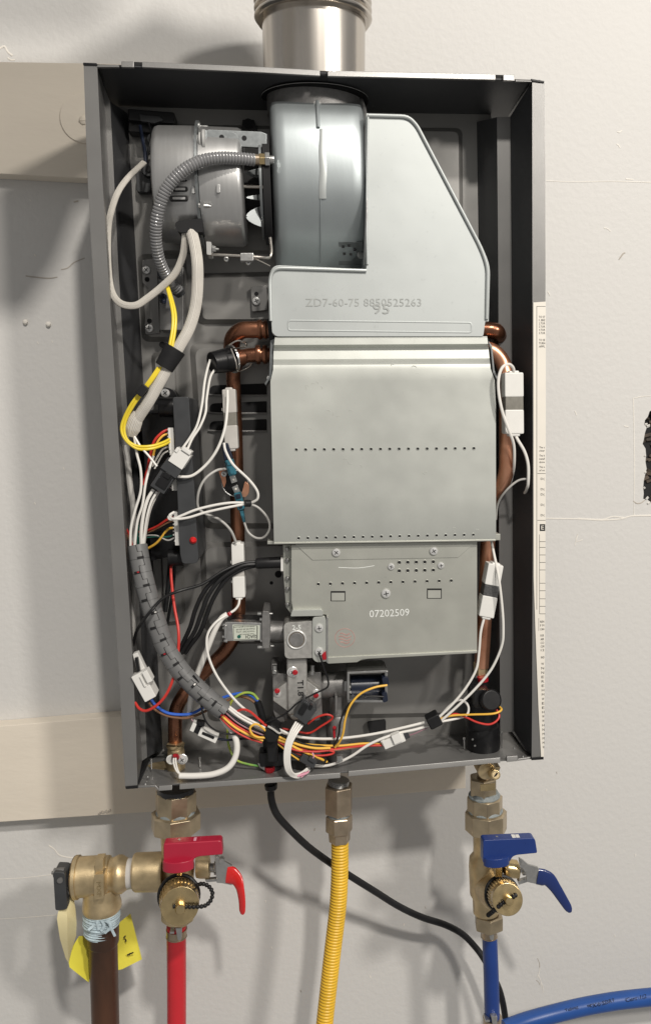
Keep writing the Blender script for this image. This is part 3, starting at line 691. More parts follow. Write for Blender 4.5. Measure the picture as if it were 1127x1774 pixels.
b = MB(); slot = rnd(rect(499, 557, 816, 574), 5, 4); slot.append(slot[0]); b.tube(px([(u, v - (u - 650) * -.012, .1385) for u, v in slot]), 1.5 * S(.139), 8, smooth=False, flat=.6); b.build('pressed_rib', M['hood'], hd)
text('lettering', 'ZD7-60-75 8850525263', 630, 524, .1388, 13, M['inkgrey'], hpl, 197); text('lettering', '95', 660, 535, .13895, 17, M['inkgrey'], hpl, 28)

hx = thing('heat_exchanger', 'big galvanised heat exchanger box with two rows of small holes', 'heat exchanger', P(664, 940, .11))
prof2 = [(584, .1372), (587, .1382), (597, .1385), (603, .1345), (607, .1335), (622, .1345), (627, .1375), (632, .1395), (640, .1402), (660, .14), (700, .14), (760, .14), (800, .14), (860, .14), (935, .14), (940, .139)]
def hxl(v): return lerp([(584, 476), (600, 474), (640, 473), (652, 472), (664, 466.5), (700, 469), (940, 474.5)], v)
def hxr(v): return lerp([(584, 843), (600, 845), (640, 849), (650, 851), (664, 858), (935, 858.5), (940, 858)], v)
b = MB(); vs = []; nn = 9
for v, d in prof2:
    for k in range(nn):
        t = k / (nn - 1); u = hxl(v) + (hxr(v) - hxl(v)) * t; vs.append(P(u, v - (t - .3) * (4.5 if v > 900 else 2), d))
np_ = len(prof2)
b.add(vs, [[i * nn + k, i * nn + k + 1, (i + 1) * nn + k + 1, (i + 1) * nn + k] for i in range(np_ - 1) for k in range(nn - 1)])
for cidx, sgn in ((0, -1), (nn - 1, 1)):
    e = [vs[i * nn + cidx] for i in range(np_)]; bkk = [Vector((p.x, -.07, p.z)) for p in e]
    b.add(e + bkk, [[i, i + 1, np_ + i + 1, np_ + i] for i in range(np_ - 1)])
e = [vs[(np_ - 1) * nn + k] for k in range(nn)]; b.add(e + [Vector((p.x, -.07, p.z)) for p in e], [[i, i + 1, nn + i + 1, nn + i] for i in range(nn - 1)])
b.build('casing', M['galv'], hx, ang=28)
def perf(parent, pts, d, r, m='galv'):
    b = MB(); g = MB()
    for u, v in pts:
        b.disc(u, v, d + .00018, d - .0005, r, 10)
        c = P(u, v, d + .0001); k = r * S(d); ring = [c + Vector((math.cos(a) * k * 1.12, 0, math.sin(a) * k * 1.12)) for a in [i * math.pi / 6 for i in range(13)]]
        g.tube(ring, k * .22, 5, smooth=False)
    b.build('vent_hole', M['dark'], parent, kind='stuff'); g.build('hole_burr', M[m], parent, kind='stuff')
perf(hx, [(513 + i * 16.16, 779 - i * .12) for i in range(20)] + [(517 + i * 15.9, 932.5 - i * .32) for i in range(20)], .14, 2.5)
b = MB(); b.prism([(463, 937), (476, 938), (476, 943), (463, 943)], .136, .12); b.build('foot_tab', M['galv2'], hx, bevel=.0004)
b = MB(); b.prism([(858, 925), (866, 925), (866, 936), (856, 936)], .134, .115); b.build('foot_tab', M['galv2'], hx, bevel=.0004)
b = MB(); b.prism([(476, 586), (473, 600), (472, 650), (465, 660), (460, 668), (458, 664), (466, 652), (468, 590)], .131, .1); b.build('side_flange', M['zincdk'], hx, bevel=.0003)
b = MB(); b.prism([(845, 590), (849, 604), (853, 645), (860, 658), (862, 665), (864, 660), (856, 642), (852, 600)], .131, .1); b.build('side_flange', M['zincdk'], hx, bevel=.0003)
b = MB(); b.prism([(474, 940), (858, 934.5), (858, 937.5), (474, 943)], .1402, .1); b.build('bottom_fold', M['galv2'], hx, bevel=.0004)
screw(hx, 466, 655, .128, 4)
# tiny dents and scuffs
b = MB()
for k in range(26):
    u, v = random.choice([(540, 665), (590, 715), (760, 655), (610, 800), (740, 815), (520, 740), (700, 640), (800, 920)]); u += random.uniform(-25, 25); v += random.uniform(-8, 8)
    a = random.uniform(-1, 1); b.tube(px([(u, v, .14005), (u + 3 * math.cos(a), v + 3 * math.sin(a), .14008), (u + 6 * math.cos(a + .5), v + 6 * math.sin(a + .5), .14005)]), .45 * S(.14), 5, 2, 0, .4)
b.build('scuff_mark', M['scuff'], hx, kind='stuff')

bu = thing('burner_box', 'lower galvanised burner box stamped 07202509 under the heat exchanger', 'burner box', P(690, 1140, .11))
bp_ = [(504, 944), (826, 937.5), (826, 1132), (640, 1141), (628, 1144), (580, 1146.5), (566, 1147), (566, 1066), (556, 1064), (508, 1064), (504, 1040)]
b = MB(); b.prism(bp_, .134, .08); b.build('casing', M['galv2'], bu, bevel=.0008)
b = MB(); b.prism([(511, 943), (824, 938.5), (793, 966), (541, 970.5)], .1346, .1338); b.build('top_flap', M['galv2'], bu, bevel=.0003)
b = MB(); b.prism(rnd([(506, 1057), (557, 1056), (560, 1062), (559, 1067), (503, 1068)], 2), .139, .125); b.build('bent_lip', M['galv'], bu, bevel=.0005)
b = MB(); b.prism([(566, 1139), (628, 1136), (826, 1127), (826, 1131.5), (628, 1142), (618, 1147.5), (568, 1150)], .1355, .12); b.build('bottom_fold', M['galv2'], bu, bevel=.0005)
b = MB(); b.prism([(490, 944), (504, 944), (506, 1066), (495, 1052), (491, 1000)], .126, .085); b.build('side_flange', M['galv2'], bu, bevel=.0005)
for v in (951, 970, 1002, 1020, 1047): 
    b = MB(); b.rings([(P(498, v, .1262), 4 * S(.126)), (P(497, v, .1285), 3.8 * S(.126)), (P(497, v, .1295), 1.5 * S(.126))], 10, (-.4, -1, 0)); b.build('rivet', M['zinc'], bu)
for u, v, r in [(582, 957, 7.4), (750.5, 954.5, 7.4), (668, 1028, 8.2)]: screw(bu, u, v, .1347 if v < 1000 else .1341, r, 'pan', u * .3)
for u, v in [(677, 981.5), (763, 979.5)]: screw(bu, u, v, .1341, 6, 'pan', v)
perf(bu, [(691 + i * 14.7, 974.5 - i * .3 + j * 14.5) for i in range(5) for j in range(2)], .134, 3.1, 'galv2')
perf(bu, [(551 + i * 20.9, 1012 - i * .55) for i in range(12)], .134, 2.7, 'galv2')
for u, v in [(572.5, 1024), (739, 1019.5)]:
    b = MB(); b.prism(rect(u, v, u + 25.5, v + 17.5), .1342, .133); ws = b.build('window_slot', M['dark'], bu)
    b = MB(); q = [P(u + 1.5, v + 3, .1344), P(u + 24, v + 3, .1344), P(u + 24, v + 16.5, .1349), P(u + 1.5, v + 16.5, .1349)]; b.prism3(q, Vector((0, .0006, 0))); b.build('window_tab', M['galv2'], ws)
text('lettering', '07202509', 674, 1062, .13425, 13, M['inkwhite'], bu, 71)
b = MB(); c0 = [(597 + 17 * math.cos(i * math.pi / 10), 1105 + 16 * math.sin(i * math.pi / 10)) for i in range(21)]; b.tube(px([(u, v, .1340) for u, v in c0]), .8 * S(.134), 4, smooth=False, flat=.25)
for dv in (-7, -2, 3, 8): b.tube(px([(597 - 12 + abs(dv) * .5, 1105 + dv, .134), (592, 1104 + dv, .134), (600, 1107 + dv, .134), (609 - abs(dv) * .5, 1104 + dv, .134)]), 1.3 * S(.134), 4, 3, flat=.2)
b.build('round_stamp', M['inkred'], bu)
b = MB(); b.tube(px([(586, 983, .13405), (620, 984, .1341), (648, 980, .13405)]), .5 * S(.134), 4, 4, flat=.3); b.build('scratch', M['inkwhite'], bu)

# ------------------------------------------------------------------ fan motor
mo = thing('fan_motor', 'round brushed steel fan motor left of the fan scroll, with cooling slots', 'motor', P(350, 415, .1))
MV, MD = 324, .106
def drum(name, rows, m, ang=30, ell=(.88, 1.0), n=56):
    b = MB(); b.rings([(P(u, MV + (u - 350) * .04, MD), hw * S(MD)) for u, hw in rows], n, (1, 0, 0), 0, 0, True, ell); return b.build(name, M[m], mo, ang=ang)
rc = drum('rear_casing', [(274, 74), (274.5, 84), (277, 88), (283, 90), (347, 92)], 'motor', 50)
drum('front_casing', [(353, 92), (416, 92), (421, 90), (424.5, 86), (425, 70)], 'motor', 50)
drum('mounting_plate', [(347.5, 100), (352, 100)], 'zincdk')
drum('cooling_gap', [(425, 40), (470, 40)], 'dark'); drum('cooling_gap', [(458, 88), (470, 88)], 'dark')
b = MB(); b.rings([(P(452, 325, MD), 84 * S(MD)), (P(456, 325, MD), 84 * S(MD))], 48, (1, 0, 0), 0, 0, False, (.9, 1)); b.build('guard_ring', M['zincdk'], mo)
b = MB(); b.stack([(420, 323, 3.0), (456, 324, 3.0)], .128, 12, axis=(1, 0, 0)); b.build('shaft', M['steel'], mo)
for v, h, d, in [(300, 9, .134), (342, 5, .139), (375, 18, .137)]:
    pts = [(452 - 26 * math.sin(i * math.pi / 12) ** .8, v - h + 2 * h * i / 12) for i in range(13)]
    b = MB(); q = [P(u, w, d - .006 * abs(i - 6) / 6) for i, (u, w) in enumerate(pts)]; b.prism3(q, Vector((0.001, .0015, 0))); b.build('fan_blade', M['zincdk'], mo, bevel=.0002)
for u0, v in [(301, 310.5), (297, 327), (293, 343)]:
    b = MB(); b.prism(rnd(rect(u0, v - 4, 325, v + 4), 3.8), .1468 - abs(v - 324) * .00005, .135); b.build('cooling_slot', M['dark'], rc)
    b = MB(); b.prism(rnd(rect(u0 + 6, v - 1.8, 321, v + 2.4), 1.6), .1473 - abs(v - 324) * .00005, .14); b.build('slot_core', M['motor'], rc)
b = MB(); b.prism(rnd([(301, 384), (350, 378), (351, 402), (308, 403)], [10, 2, 2, 8]), .1395, .11); b.build('wire_opening', M['dark'], rc)
b = MB(); b.prism(rnd(rect(332, 322, 337, 335), 1), .1471, .14); b.prism(rnd(rect(375, 319, 381, 334), 2), .1472, .14); b.build('pressed_tab', M['motor'], mo, bevel=.0004)
for u, v, d in [(350, 358, .146)]:
    b = MB(); b.stack([(344, 356, 4), (347, 356, 4)], d, 10, axis=(1, 0, 0)); b.stack([(353, 357, 3.5), (358, 357, 3.5), (366, 357.5, 1.2)], d, 10, axis=(1, 0, 0)); b.build('bolt', M['zinc'], mo)
b = MB(); b.stack([(343, 246, 10), (346, 246, 15), (349, 246, 15)], .136, 18, axis=(1, 0, 0)); b.stack([(352, 246, 19), (356.5, 246, 19)], .136, 18, axis=(1, 0, 0)); b.stack([(336, 246, 11), (344, 246, 11)], .136, 18, axis=(1, 0, 0)); b.build('rubber_mount', M['greyins'], mo)
b = MB(); b.stack([(330, 246, 5), (335, 246, 6), (337, 246, 6)], .136, 12, axis=(1, 0, 0)); b.stack([(343, 220, 8), (347, 220, 8)], .12, 12, axis=(1, 0, 0)); b.stack([(347, 220, 3), (360, 220.5, 3)], .12, 10, axis=(1, 0, 0)); b.build('bolt', M['zinc'], mo)
b = MB(); b.prism([(356, 226), (362, 224), (452, 228), (462, 232), (462, 249), (452, 256), (364, 251), (357, 252)], .137, .1345); b.prism([(352, 226), (358, 225), (358, 253), (352, 252)], .1385, .125); tb = b.build('top_bracket', M['zincdk'], mo, bevel=.0005)
for u, v in [(384, 237.5), (423, 239)]:
    b = MB(); b.disc(u, v, .1373, .135, 4, 14); b.build('bracket_hole', M['dark'], tb)
b = MB(); b.disc(403, 238.5, .1374, .1365, 8.3, 24); b.build('pressed_boss', M['zincdk'], tb, bevel=.0002)
b = MB(); b.prism(rnd([(357, 418), (366, 419), (366, 442), (358, 441)], 2), .137, .12); b.build('rubber_mount', M['greyins'], mo, bevel=.0006)
b = MB(); b.stack([(368, 431, 5), (374, 431.5, 5)], .134, 6, axis=(1, 0, 0)); b.stack([(372, 431.5, 2), (379, 432, 2)], .134, 8, axis=(1, 0, 0)); b.build('bolt', M['zinc'], mo)
b = MB(); b.tube(px([(360, 441, .134), (376, 441.5, .136), (416, 443.5, .137), (452, 446, .136), (466, 446, .132), (470, 436, .13), (468, 412, .126)]), 2.6 * S(.135), 8); b.build('support_rod', M['steel'], mo)
b = MB(); b.prism(rnd(rect(416, 438, 439, 452), 2), .1395, .134); b.build('rod_clamp', M['zinc'], mo, bevel=.0006)
b = MB(); b.tube(px([(438, 447, .136), (452, 453, .137), (468, 461, .138)]), 1.0 * S(.135), 6); b.build('spring_wire', M['steel'], mo)
screw(mo, 392, 449, .132, 4); screw(mo, 430, 455, .132, 4)

# flexible conduit feeding pressure from the scroll
co = thing('flexible_tube', 'grey ribbed flexible tube curving left from the fan scroll over the motor', 'tube', P(290, 480, .12))
b = MB(); b.tube(px([(440, 277, .146), (410, 274.5, .15), (378, 274, .154), (346, 280, .157), (314, 298, .159), (287, 330, .157), (273, 372, .152), (270, 412, .144), (276, 450, .134), (290, 480, .122), (309, 504, .112)]), 10 * S(.15), 18, 14, 0, rf=(.0006, lambda k: (1.0, 1.0, .97, .84)[k % 4])); b.build('ribbed_hose', M['conduit'], co, ang=50)
b = MB(); b.rings([(P(309, 504, .112), 11 * S(.11)), (P(314, 511, .110), 8 * S(.11))], 16); b.build('hose_end', M['charcoal'], co)
b = MB(); b.stack([(424, 275.5, 8.5), (452, 277, 8.5)], .144, 16, axis=(1, 0, 0)); b.build('threaded_sleeve', M['nickel'], co)
b = MB(); b.stack([(449, 276.5, 10), (459, 277, 10)], .144, 6, axis=(1, 0, 0)); b.build('union_nut', M['brassb'], co, bevel=.0004)
b = MB(); b.stack([(459, 277, 12), (467, 277, 12)], .144, 6, axis=(1, 0, 0)); b.stack([(467, 277, 7), (475, 277, 7)], .142, 12, axis=(1, 0, 0)); b.build('lock_nut', M['zinc'], co, bevel=.0004)

# black cord bracket at the top left corner of the back
br = thing('cord_bracket', 'black plastic cord bracket in the dark top left corner of the cabinet', 'bracket', P(260, 235, .08))
b = MB(); b.prism(rnd([(221, 188), (302, 194), (302, 214), (222, 208)], 3), .086, .066); b.prism(rnd([(222, 208), (302, 216), (302, 232), (222, 228)], 3), .080, .066); b.build('housing', M['black'], br, bevel=.001)
b = MB(); b.prism([(241, 197), (250, 199), (276, 201), (284, 208), (268, 213), (244, 210)], .0875, .083); b.build('cover_plate', M['charcoal'], br, bevel=.0006)
b = MB(); b.prism(rnd([(244, 228), (262, 232), (262, 262), (246, 262)], 4), .074, .066); b.disc(266, 240, .078, .066, 10, 18); b.disc(257, 292, .080, .066, 12, 18); b.prism(rnd(rect(236, 296, 262, 333), 8), .0745, .066); b.build('mounting_lug', M['charcoal'], br, bevel=.0008)
screw(br, 266, 240, .0782, 6, 'pan'); b = MB(); b.disc(257, 292, .0815, .078, 5, 14); b.build('lug_bush', M['black'], br)

# ------------------------------------------------------------------ copper water tubes inside
def pipe(name, label, pts, dia, m, cat='pipe', parent=None, n=20, sub=8, group=None):
    return wire(name, label, pts, dia, m, cat, group, parent, 1.0, n, sub)
cp = thing('outlet_tube', 'tarnished copper tube running from the exchanger left side down to the brass outlet flange', 'copper tube', P(304, 1290, .1))
pipe('tube', '', [(470, 615, .105), (440, 615, .106), (418, 620, .104), (405, 640, .098), (405, 680, .093), (408, 760, .09), (411, 880, .09), (413, 1000, .09), (413, 1062, .09), (408, 1096, .091), (391, 1126, .092), (365, 1153, .094), (338, 1180, .096), (317, 1206, .098), (306, 1228, .1), (303.5, 1250, .1), (304, 1296, .1)], 24, 'copperdk', parent=cp)
b = MB(); b.stack([(443, 614, 15.5), (447, 614, 16.5), (451, 614, 15.5)], .107, 20, axis=(1, 0, 0)); b.stack([(455, 614, 15), (459, 614, 16.5), (463, 614, 15)], .107, 20, axis=(1, 0, 0)); b.build('ring_bead', M['copperdk'], cp)
b = MB(); b.stack([(468, 614, 19), (476, 614, 19)], .107, 20, axis=(1, 0, 0)); b.build('grommet', M['black'], cp)
cq = thing('return_bend', 'copper bend entering the exchanger at upper left, above the black sensor cap', 'copper tube', P(420, 605, .09))
pipe('tube', '', [(474, 571, .112), (440, 571, .112), (418, 573, .11), (404, 586, .104), (401, 606, .096), (401, 630, .09)], 28, 'copperdk', parent=cq)
b = MB(); b.stack([(446, 571, 15.5), (450, 571, 17), (454, 571, 15.5)], .112, 20, axis=(1, 0, 0)); b.stack([(457, 571, 15), (460, 571, 16.5), (463, 571, 15)], .112, 20, axis=(1, 0, 0)); b.build('ring_bead', M['copperdk'], cq)
b = MB(); b.prism(rnd([(462, 552), (474, 552), (474, 592), (466, 590)], 3), .124, .1); b.build('grommet', M['black'], cq, bevel=.001)
sn = thing('temperature_sensor', 'black capped temperature sensor clipped to the copper bend with a wire clip', 'sensor', P(385, 645, .11))
b = MB(); ax = P(402, 622, .112) - P(366, 629, .122)
b.rings([(P(366, 629, .122), 15 * S(.12)), (P(367, 628.8, .1218), 18 * S(.12)), (P(388, 625, .116), 20 * S(.12)), (P(399, 623, .113), 21 * S(.12))], 28, ax); b.build('cap', M['black'], sn, bevel=.0004)
b = MB(); b.rings([(P(402, 622, .112), 15 * S(.11)), (P(420, 619, .108), 14 * S(.11))], 20, ax); b.build('sensor_body', M['copperdk'], sn)
b = MB(); b.rings([(P(401, 622, .1125), 22 * S(.11)), (P(404, 621.5, .112), 22 * S(.11))], 24, ax, ell=(1, 1.1)); b.build('collar', M['zinc'], sn)
b = MB(); b.tube(px([(393, 601, .126), (398, 597, .13), (412, 590, .13), (426, 594, .126), (424, 601, .122), (404, 604, .13)]), 1.3 * S(.12), 6, 3)
b.tube(px([(400, 604, .13), (409, 628, .132), (413, 643, .128), (430, 637, .122), (436, 630, .118)]), 1.3 * S(.12), 6, 4); b.build('wire_clip', M['steel'], sn)
rt = thing('inlet_tube', 'bright copper tube looping beside the right edge of the heat exchanger', 'copper tube', P(835, 1150, .1))
pipe('tube', '', [(838, 603, .115), (858, 612, .118), (872, 632, .12), (877, 660, .124), (877, 720, .125), (877, 780, .126), (876, 815, .125), (868, 840, .118), (855, 854, .108), (846, 880, .1), (844, 940, .1), (841, 1020, .1), (836, 1110, .1), (833, 1156, .1)], 27, 'copper', parent=rt)
b = MB(); b.stack([(831, 1146, 13), (832, 1168, 13)], .1, 6, .5); b.build('hex_nut', M['brass'], rt, bevel=.0006)
tp = pipe('stub_bend', 'short copper bend poking out right of the collector hood', [(836, 572, .105), (852, 573, .106), (860, 576, .104), (864, 588, .09)], 29, 'copperdk', 'copper tube')

# ------------------------------------------------------------------ control box with its black potted board
cb = thing('control_box', 'charcoal plastic control box seen edge-on with white sockets and a red button', 'control box', P(320, 980, .08))
b = MB(); b.prism(rnd([(299, 688), (327, 687), (344, 970), (340, 976), (316, 977), (312, 960)], [4, 5, 6, 5, 5, 2]), .133, .07); b.build('case', M['charcoal'], cb, bevel=.0012, seg=3)
b = MB(); b.prism([(243, 716), (300, 706), (315, 960), (262, 972)], .098, .07); b.build('potted_board', M['resin'], cb, bevel=.001)
for u0, u1, vv, rr in ((276, 303, 705.5, 16), (292, 318, 966, 15)):
    b = MB(); b.stack([(u0, vv, rr), (u1, vv, rr)], .112, 24, axis=(1, 0, 0)); b.build('mount_barrel', M['black'], cb, bevel=.0008)
b = MB(); b.prism(rnd([(268, 671), (296, 671), (307, 684), (307, 700), (268, 700)], [6, 14, 8, 1, 1]), .088, .07); b.build('mounting_ear', M['black'], cb, bevel=.0008)
screw(cb, 286.5, 681, .0885, 7.5, 'pan', .4)
b = MB(); b.tube(px([(238, 716, .1), (278, 712, .104)]), 3 * S(.1), 8, smooth=False); b.build('board_edge', M['charcoal'], cb)
for v0, v1, u0, u1 in [(741, 780, 291, 301), (780, 789, 294, 303), (830, 850, 297, 307), (887, 934, 301, 311), (934, 945, 303, 312)]:
    b = MB(); b.prism([(u0, v0), (u1, v0), (u1 + (v1 - v0) * .05, v1), (u0 + (v1 - v0) * .05, v1)], .128, .1)
    for k in range(int((v1 - v0) / 6)): b.prism([(u0 - 1.2, v0 + 2 + 6 * k), (u0 + 1, v0 + 2 + 6 * k), (u0 + 1, v0 + 5 + 6 * k), (u0 - 1.2, v0 + 5 + 6 * k)], .126, .115)
    b.build('socket', M['white'], cb, bevel=.0003)
b = MB(); b.rings([(P(334.5, 936, .1328), 6.2 * S(.133)), (P(334.5, 936, .1345), 5.6 * S(.133)), (P(334.5, 936, .136), 3 * S(.133))], 18, (0, -1, 0)); b.build('button', M['redvinyl'], cb)

# ------------------------------------------------------------------ braided sleeves and thermal fuse leads
wire('braided_sleeve', 'wide woven white sleeve from the motor opening down to the black tape band', [(329, 393, .136), (337, 422, .140), (342, 458, .143), (342, 500, .143), (338, 535, .143), (328, 568, .144), (313, 596, .145), (294, 630, .146), (275, 665, .146), (258, 695, .145), (245, 715, .142), (238, 726, .14)], 19, 'braid', 'cable', flat=.6, n=14, sub=8)
b = MB(); q = px([(240, 716, .141), (234, 728, .14), (229, 742, .138), (226, 755, .136)]); b.tube(q, [9 * S(.14), 13 * S(.14), 14 * S(.14), 9 * S(.14)], 14, 5, 0, .45); o = b.build('braided_sleeve', M['braid']); tag(o, 'flared frayed end of the woven sleeve, just left of the control box', 'cable')
wire('braided_sleeve', 'thin woven white sleeve looping out from the motor past the left cabinet flange', [(321, 394, .136), (320, 420, .134), (316, 445, .131), (303, 474, .128), (280, 497, .126), (255, 517, .126), (235, 529, .127), (212, 527, .127), (197, 512, .125), (190, 485, .122), (187, 440, .121), (188, 395, .121), (193, 366, .122), (204, 334, .12), (222, 308, .114), (250, 281, .106)], 11.5, 'braid', 'cable', flat=.5, n=12, sub=8)
wire('cord', 'dark blue cord pair hanging from the black corner bracket', [(243, 218, .089), (247, 240, .094), (251, 262, .1), (252, 284, .105)], 6, 'bluecap', 'cable')
wire('cord', 'black cord beside the dark blue pair under the corner bracket', [(258, 214, .088), (262, 235, .092), (257, 262, .098), (254, 282, .104)], 4, 'black', 'cable')
b = MB(); a = P(304, 604, .145); c = P(284, 637, .146); b.rings([(a, 18 * S(.14)), (c, 15.6 * S(.14))], 26, c - a, 0, 0, True, (.8, 1)); o = b.build('tape_band', M['rubber'], bevel=.0005); tag(o, 'black tape band binding the woven sleeve and yellow wires together', 'tape')
YW = 'yellow wires beside the woven sleeve'
for k, (du, dd) in enumerate([(-2.3, 0), (2.3, .001)]):
    wire('yellow_wire', 'yellow wire running down from the spade terminals to the tape band, %s of the pair' % ('left' if k == 0 else 'right'), [(286 + du * .3, 482, .118), (291 + du * .5, 500, .124), (298 + du * .8, 525, .134), (302 + du, 548, .14), (301 + du, 572, .144), (295 + du, 606, .147)], 5.6, 'yellow', 'wire', YW)
    wire('yellow_wire', 'yellow wire looping from the tape band round under the woven sleeve, %s of the pair' % ('outer' if k == 0 else 'inner'), [(277 + du, 636, .147), (262 + du, 658, .148), (247 + du, 678, .147), (231 + du * 1.2, 699, .145), (217 + du, 725, .142), (213 + du, 745, .141), (220 + du * .6, 763, .141), (238, 775 - du, .141), (262, 775 - du, .14), (282, 769 - du, .134), (294, 763 - du, .127)], 5.4, 'yellow', 'wire', YW)
b = MB(); b.bar(252, 668, 239, 684, 14, .152, .142); o = b.build('tape_band', M['rubber'], bevel=.001); tag(o, 'small black tape tie around the yellow wires only', 'tape')
for k, (u, v) in enumerate([(279, 478), (282, 520)]):
    b = MB(); b.rings([(P(u, v, .09), 6 * S(.1)), (P(u + 1, v - 5, .112), 6.5 * S(.1)), (P(u + 3, v + 3, .12), 3 * S(.1))], 12, (.3, -1, -.2)); o = b.build('spade_terminal', M['bluecap'], bevel=.0006); tag(o, 'blue spade terminal on the left bracket, %s one' % ('upper' if k == 0 else 'lower'), 'terminal', 'blue spade terminals on the bracket')
b = MB(); b.prism(rnd(rect(276, 461, 318, 572), 3), .092, .07); o = b.build('thermostat_block', M['grey'], bevel=.001); tag(o, 'grey metal terminal block beside the left screw bracket behind the yellow wire', 'terminal block')

# ------------------------------------------------------------------ thin wiring, left side
WW = 'white wires of the left harness'
def ww(label, pts, dia=4.6, m='wire', **k): return wire('white_wire', label, pts, dia, m, 'wire', WW, **k)
ww('white wire from the black sensor cap to the white plug, outer left one', [(364, 623, .122), (359, 640, .124), (354, 665, .13), (350, 700, .134), (342, 735, .138), (330, 757, .14), (316, 777, .142)])
ww('white wire from the black sensor cap to the white plug, inner right one', [(372, 640, .122), (364, 655, .125), (358, 690, .13), (356, 715, .134), (346, 740, .138), (333, 760, .14), (323, 783, .142)])
b = MB(); b.bar(319, 782, 303, 806, 29, .146, .132); b.bar(325, 778, 321, 784, 18, .1475, .134); b.bar(309, 776, 304, 783, 6, .147, .134); o = b.build('wire_plug', M['white'], bevel=.0005); tag(o, 'white plug of the sensor wires, mated above the black socket', 'connector')
sk = thing('wire_socket', 'black locking socket below the white plug, beside the control box', 'connector', P(280, 845, .13))
b = MB(); b.bar(304, 802, 291, 820, 33, .145, .13); b.build('collar', M['charcoal'], sk, bevel=.0006)
b = MB(); b.bar(292, 818, 272, 849, 28, .143, .13); b.build('housing', M['charcoal'], sk, bevel=.0006)
b = MB(); b.bar(291, 822, 277, 844, 20, .1443, .142); b.bar(292, 820, 287, 828, 12, .1455, .142); b.build('latch', M['black'], sk, bevel=.0004)
ww('white wire leaving the flared sleeve end toward the black socket', [(233, 756, .138), (244, 774, .14), (258, 790, .142), (272, 808, .143)], 4.2)
ww('white wire dropping from the flared sleeve end into the grey split sleeve', [(233, 757, .138), (237, 785, .138), (244, 815, .138), (244, 850, .138), (234, 885, .137), (227, 915, .136), (226, 950, .134)], 5)
ww('white wire dropping left of the black socket into the grey split sleeve', [(266, 790, .128), (258, 815, .132), (252, 840, .136), (247, 875, .137), (238, 905, .136), (233, 950, .134)], 5)
ww('thick white wire bending from the bottom of the black socket', [(266, 848, .137), (256, 865, .138), (249, 890, .138), (245, 920, .137), (245, 950, .134)], 6.5)
ww('white wire at the right of the bunch under the black socket', [(272, 852, .137), (262, 870, .138), (255, 895, .138), (251, 920, .136), (248, 950, .134)], 4.6)
ww('greyish white wire nearest the control box, entering the split sleeve', [(287, 835, .13), (270, 862, .134), (260, 885, .135), (254, 915, .134), (250, 945, .132)], 4, 'clear')
wire('grey_cable', 'pale grey cable running down along the left cabinet wall', [(216, 772, .112), (221, 800, .114), (226, 845, .115), (231, 880, .114), (231, 920, .112), (233, 1000, .112), (232, 1060, .115), (228, 1110, .118), (226, 1150, .12)], 10, 'wiregr', 'cable')
wire('red_wire', 'red wire curving out of the upper white socket of the control box', [(292, 744, .122), (280, 750, .124), (267, 765, .125), (260, 790, .124), (255, 815, .122), (248, 840, .12)], 5, 'red', 'wire')
wire('orange_wire', 'amber wire curving out of the upper white socket under the red one', [(292, 751, .122), (281, 756, .124), (271, 770, .125), (264, 795, .124), (257, 820, .122)], 4.4, 'yelloworange', 'wire')
for k in range(2):
    wire('yellow_wire', 'short yellow lead entering the upper white socket, %s' % ('top one' if k == 0 else 'bottom one'), [(293, 762 + 6 * k, .126), (286, 765 + 5 * k, .128), (276, 770 + 4 * k, .13)], 4.6, 'yellow', 'wire', YW)
ww('thin white lead entering the lower end of the upper socket', [(292, 774, .124), (282, 778, .124), (274, 790, .123), (264, 808, .122)], 3.6)
ww('thinner white lead just below it at the upper socket', [(292, 781, .124), (283, 786, .124), (276, 797, .123), (268, 812, .122)], 3.2)
for k in range(3):
    wire('mauve_wire', 'mauve wire at the middle socket of the control box, number counted from top: %s' % ['first', 'second', 'third'][k], [(297, 834 + 5 * k, .124), (288, 838 + 4 * k, .124), (280, 842 + 3 * k, .122), (270, 856 + 3 * k, .118)], 2.6, 'purplew', 'wire', 'mauve wires at the middle socket')
ww('upper of two white wires looping right from the middle socket', [(297, 893, .13), (292, 896, .134), (297, 900, .137), (315, 893, .138), (340, 883, .138), (372, 875, .137), (400, 871, .136), (426, 871, .135)], 5)
ww('lower of two white wires looping right from the middle socket', [(302, 887, .13), (294, 893, .133), (300, 899, .138), (325, 897, .139), (355, 888, .138), (390, 880, .137), (426, 873, .135)], 5)
for k, m in enumerate(['red', 'brownw', 'black', 'yelloworange', 'black', 'greendk', 'wiregr']):
    vv = 896 + 6 * k
    wire('%s_wire' % ['red', 'brown', 'black', 'yellow', 'black', 'green', 'grey'][k], '%s wire running from the lower socket left into the harness' % ['red', 'brown', 'first black', 'yellow', 'second black', 'dark green', 'grey'][k],
         [(302, vv, .124), (290, vv + 4, .122), (272, vv + [16, 14, 12, 26, 10, 4, -4][k], .118), (252, vv + [24, 23, 16, 38, 12, 6, -4][k], .112), (238, vv + [26, 26, 18, 42, 14, 8, -2][k], .108)], 4.6 if k in (0, 3) else 3, m, 'wire', 'wires of the lower control box socket')
for k, m in enumerate(['red', 'brownw', 'black']):
    wire('harness_lead', '%s lead at the far left between flange and split sleeve' % ['red', 'brown', 'black'][k], [(206, 906 + 9 * k, .118), (216, 913 + 9 * k, .118), (224, 926 + 8 * k, .116), (230, 950 + 5 * k, .114)], 4.2, m, 'wire', 'leads at the far left')
wire('green_wire', 'dark green wire standing between the white wires above the split sleeve', [(240, 905, .13), (238, 925, .131), (241, 952, .13)], 5, 'greendk', 'wire')
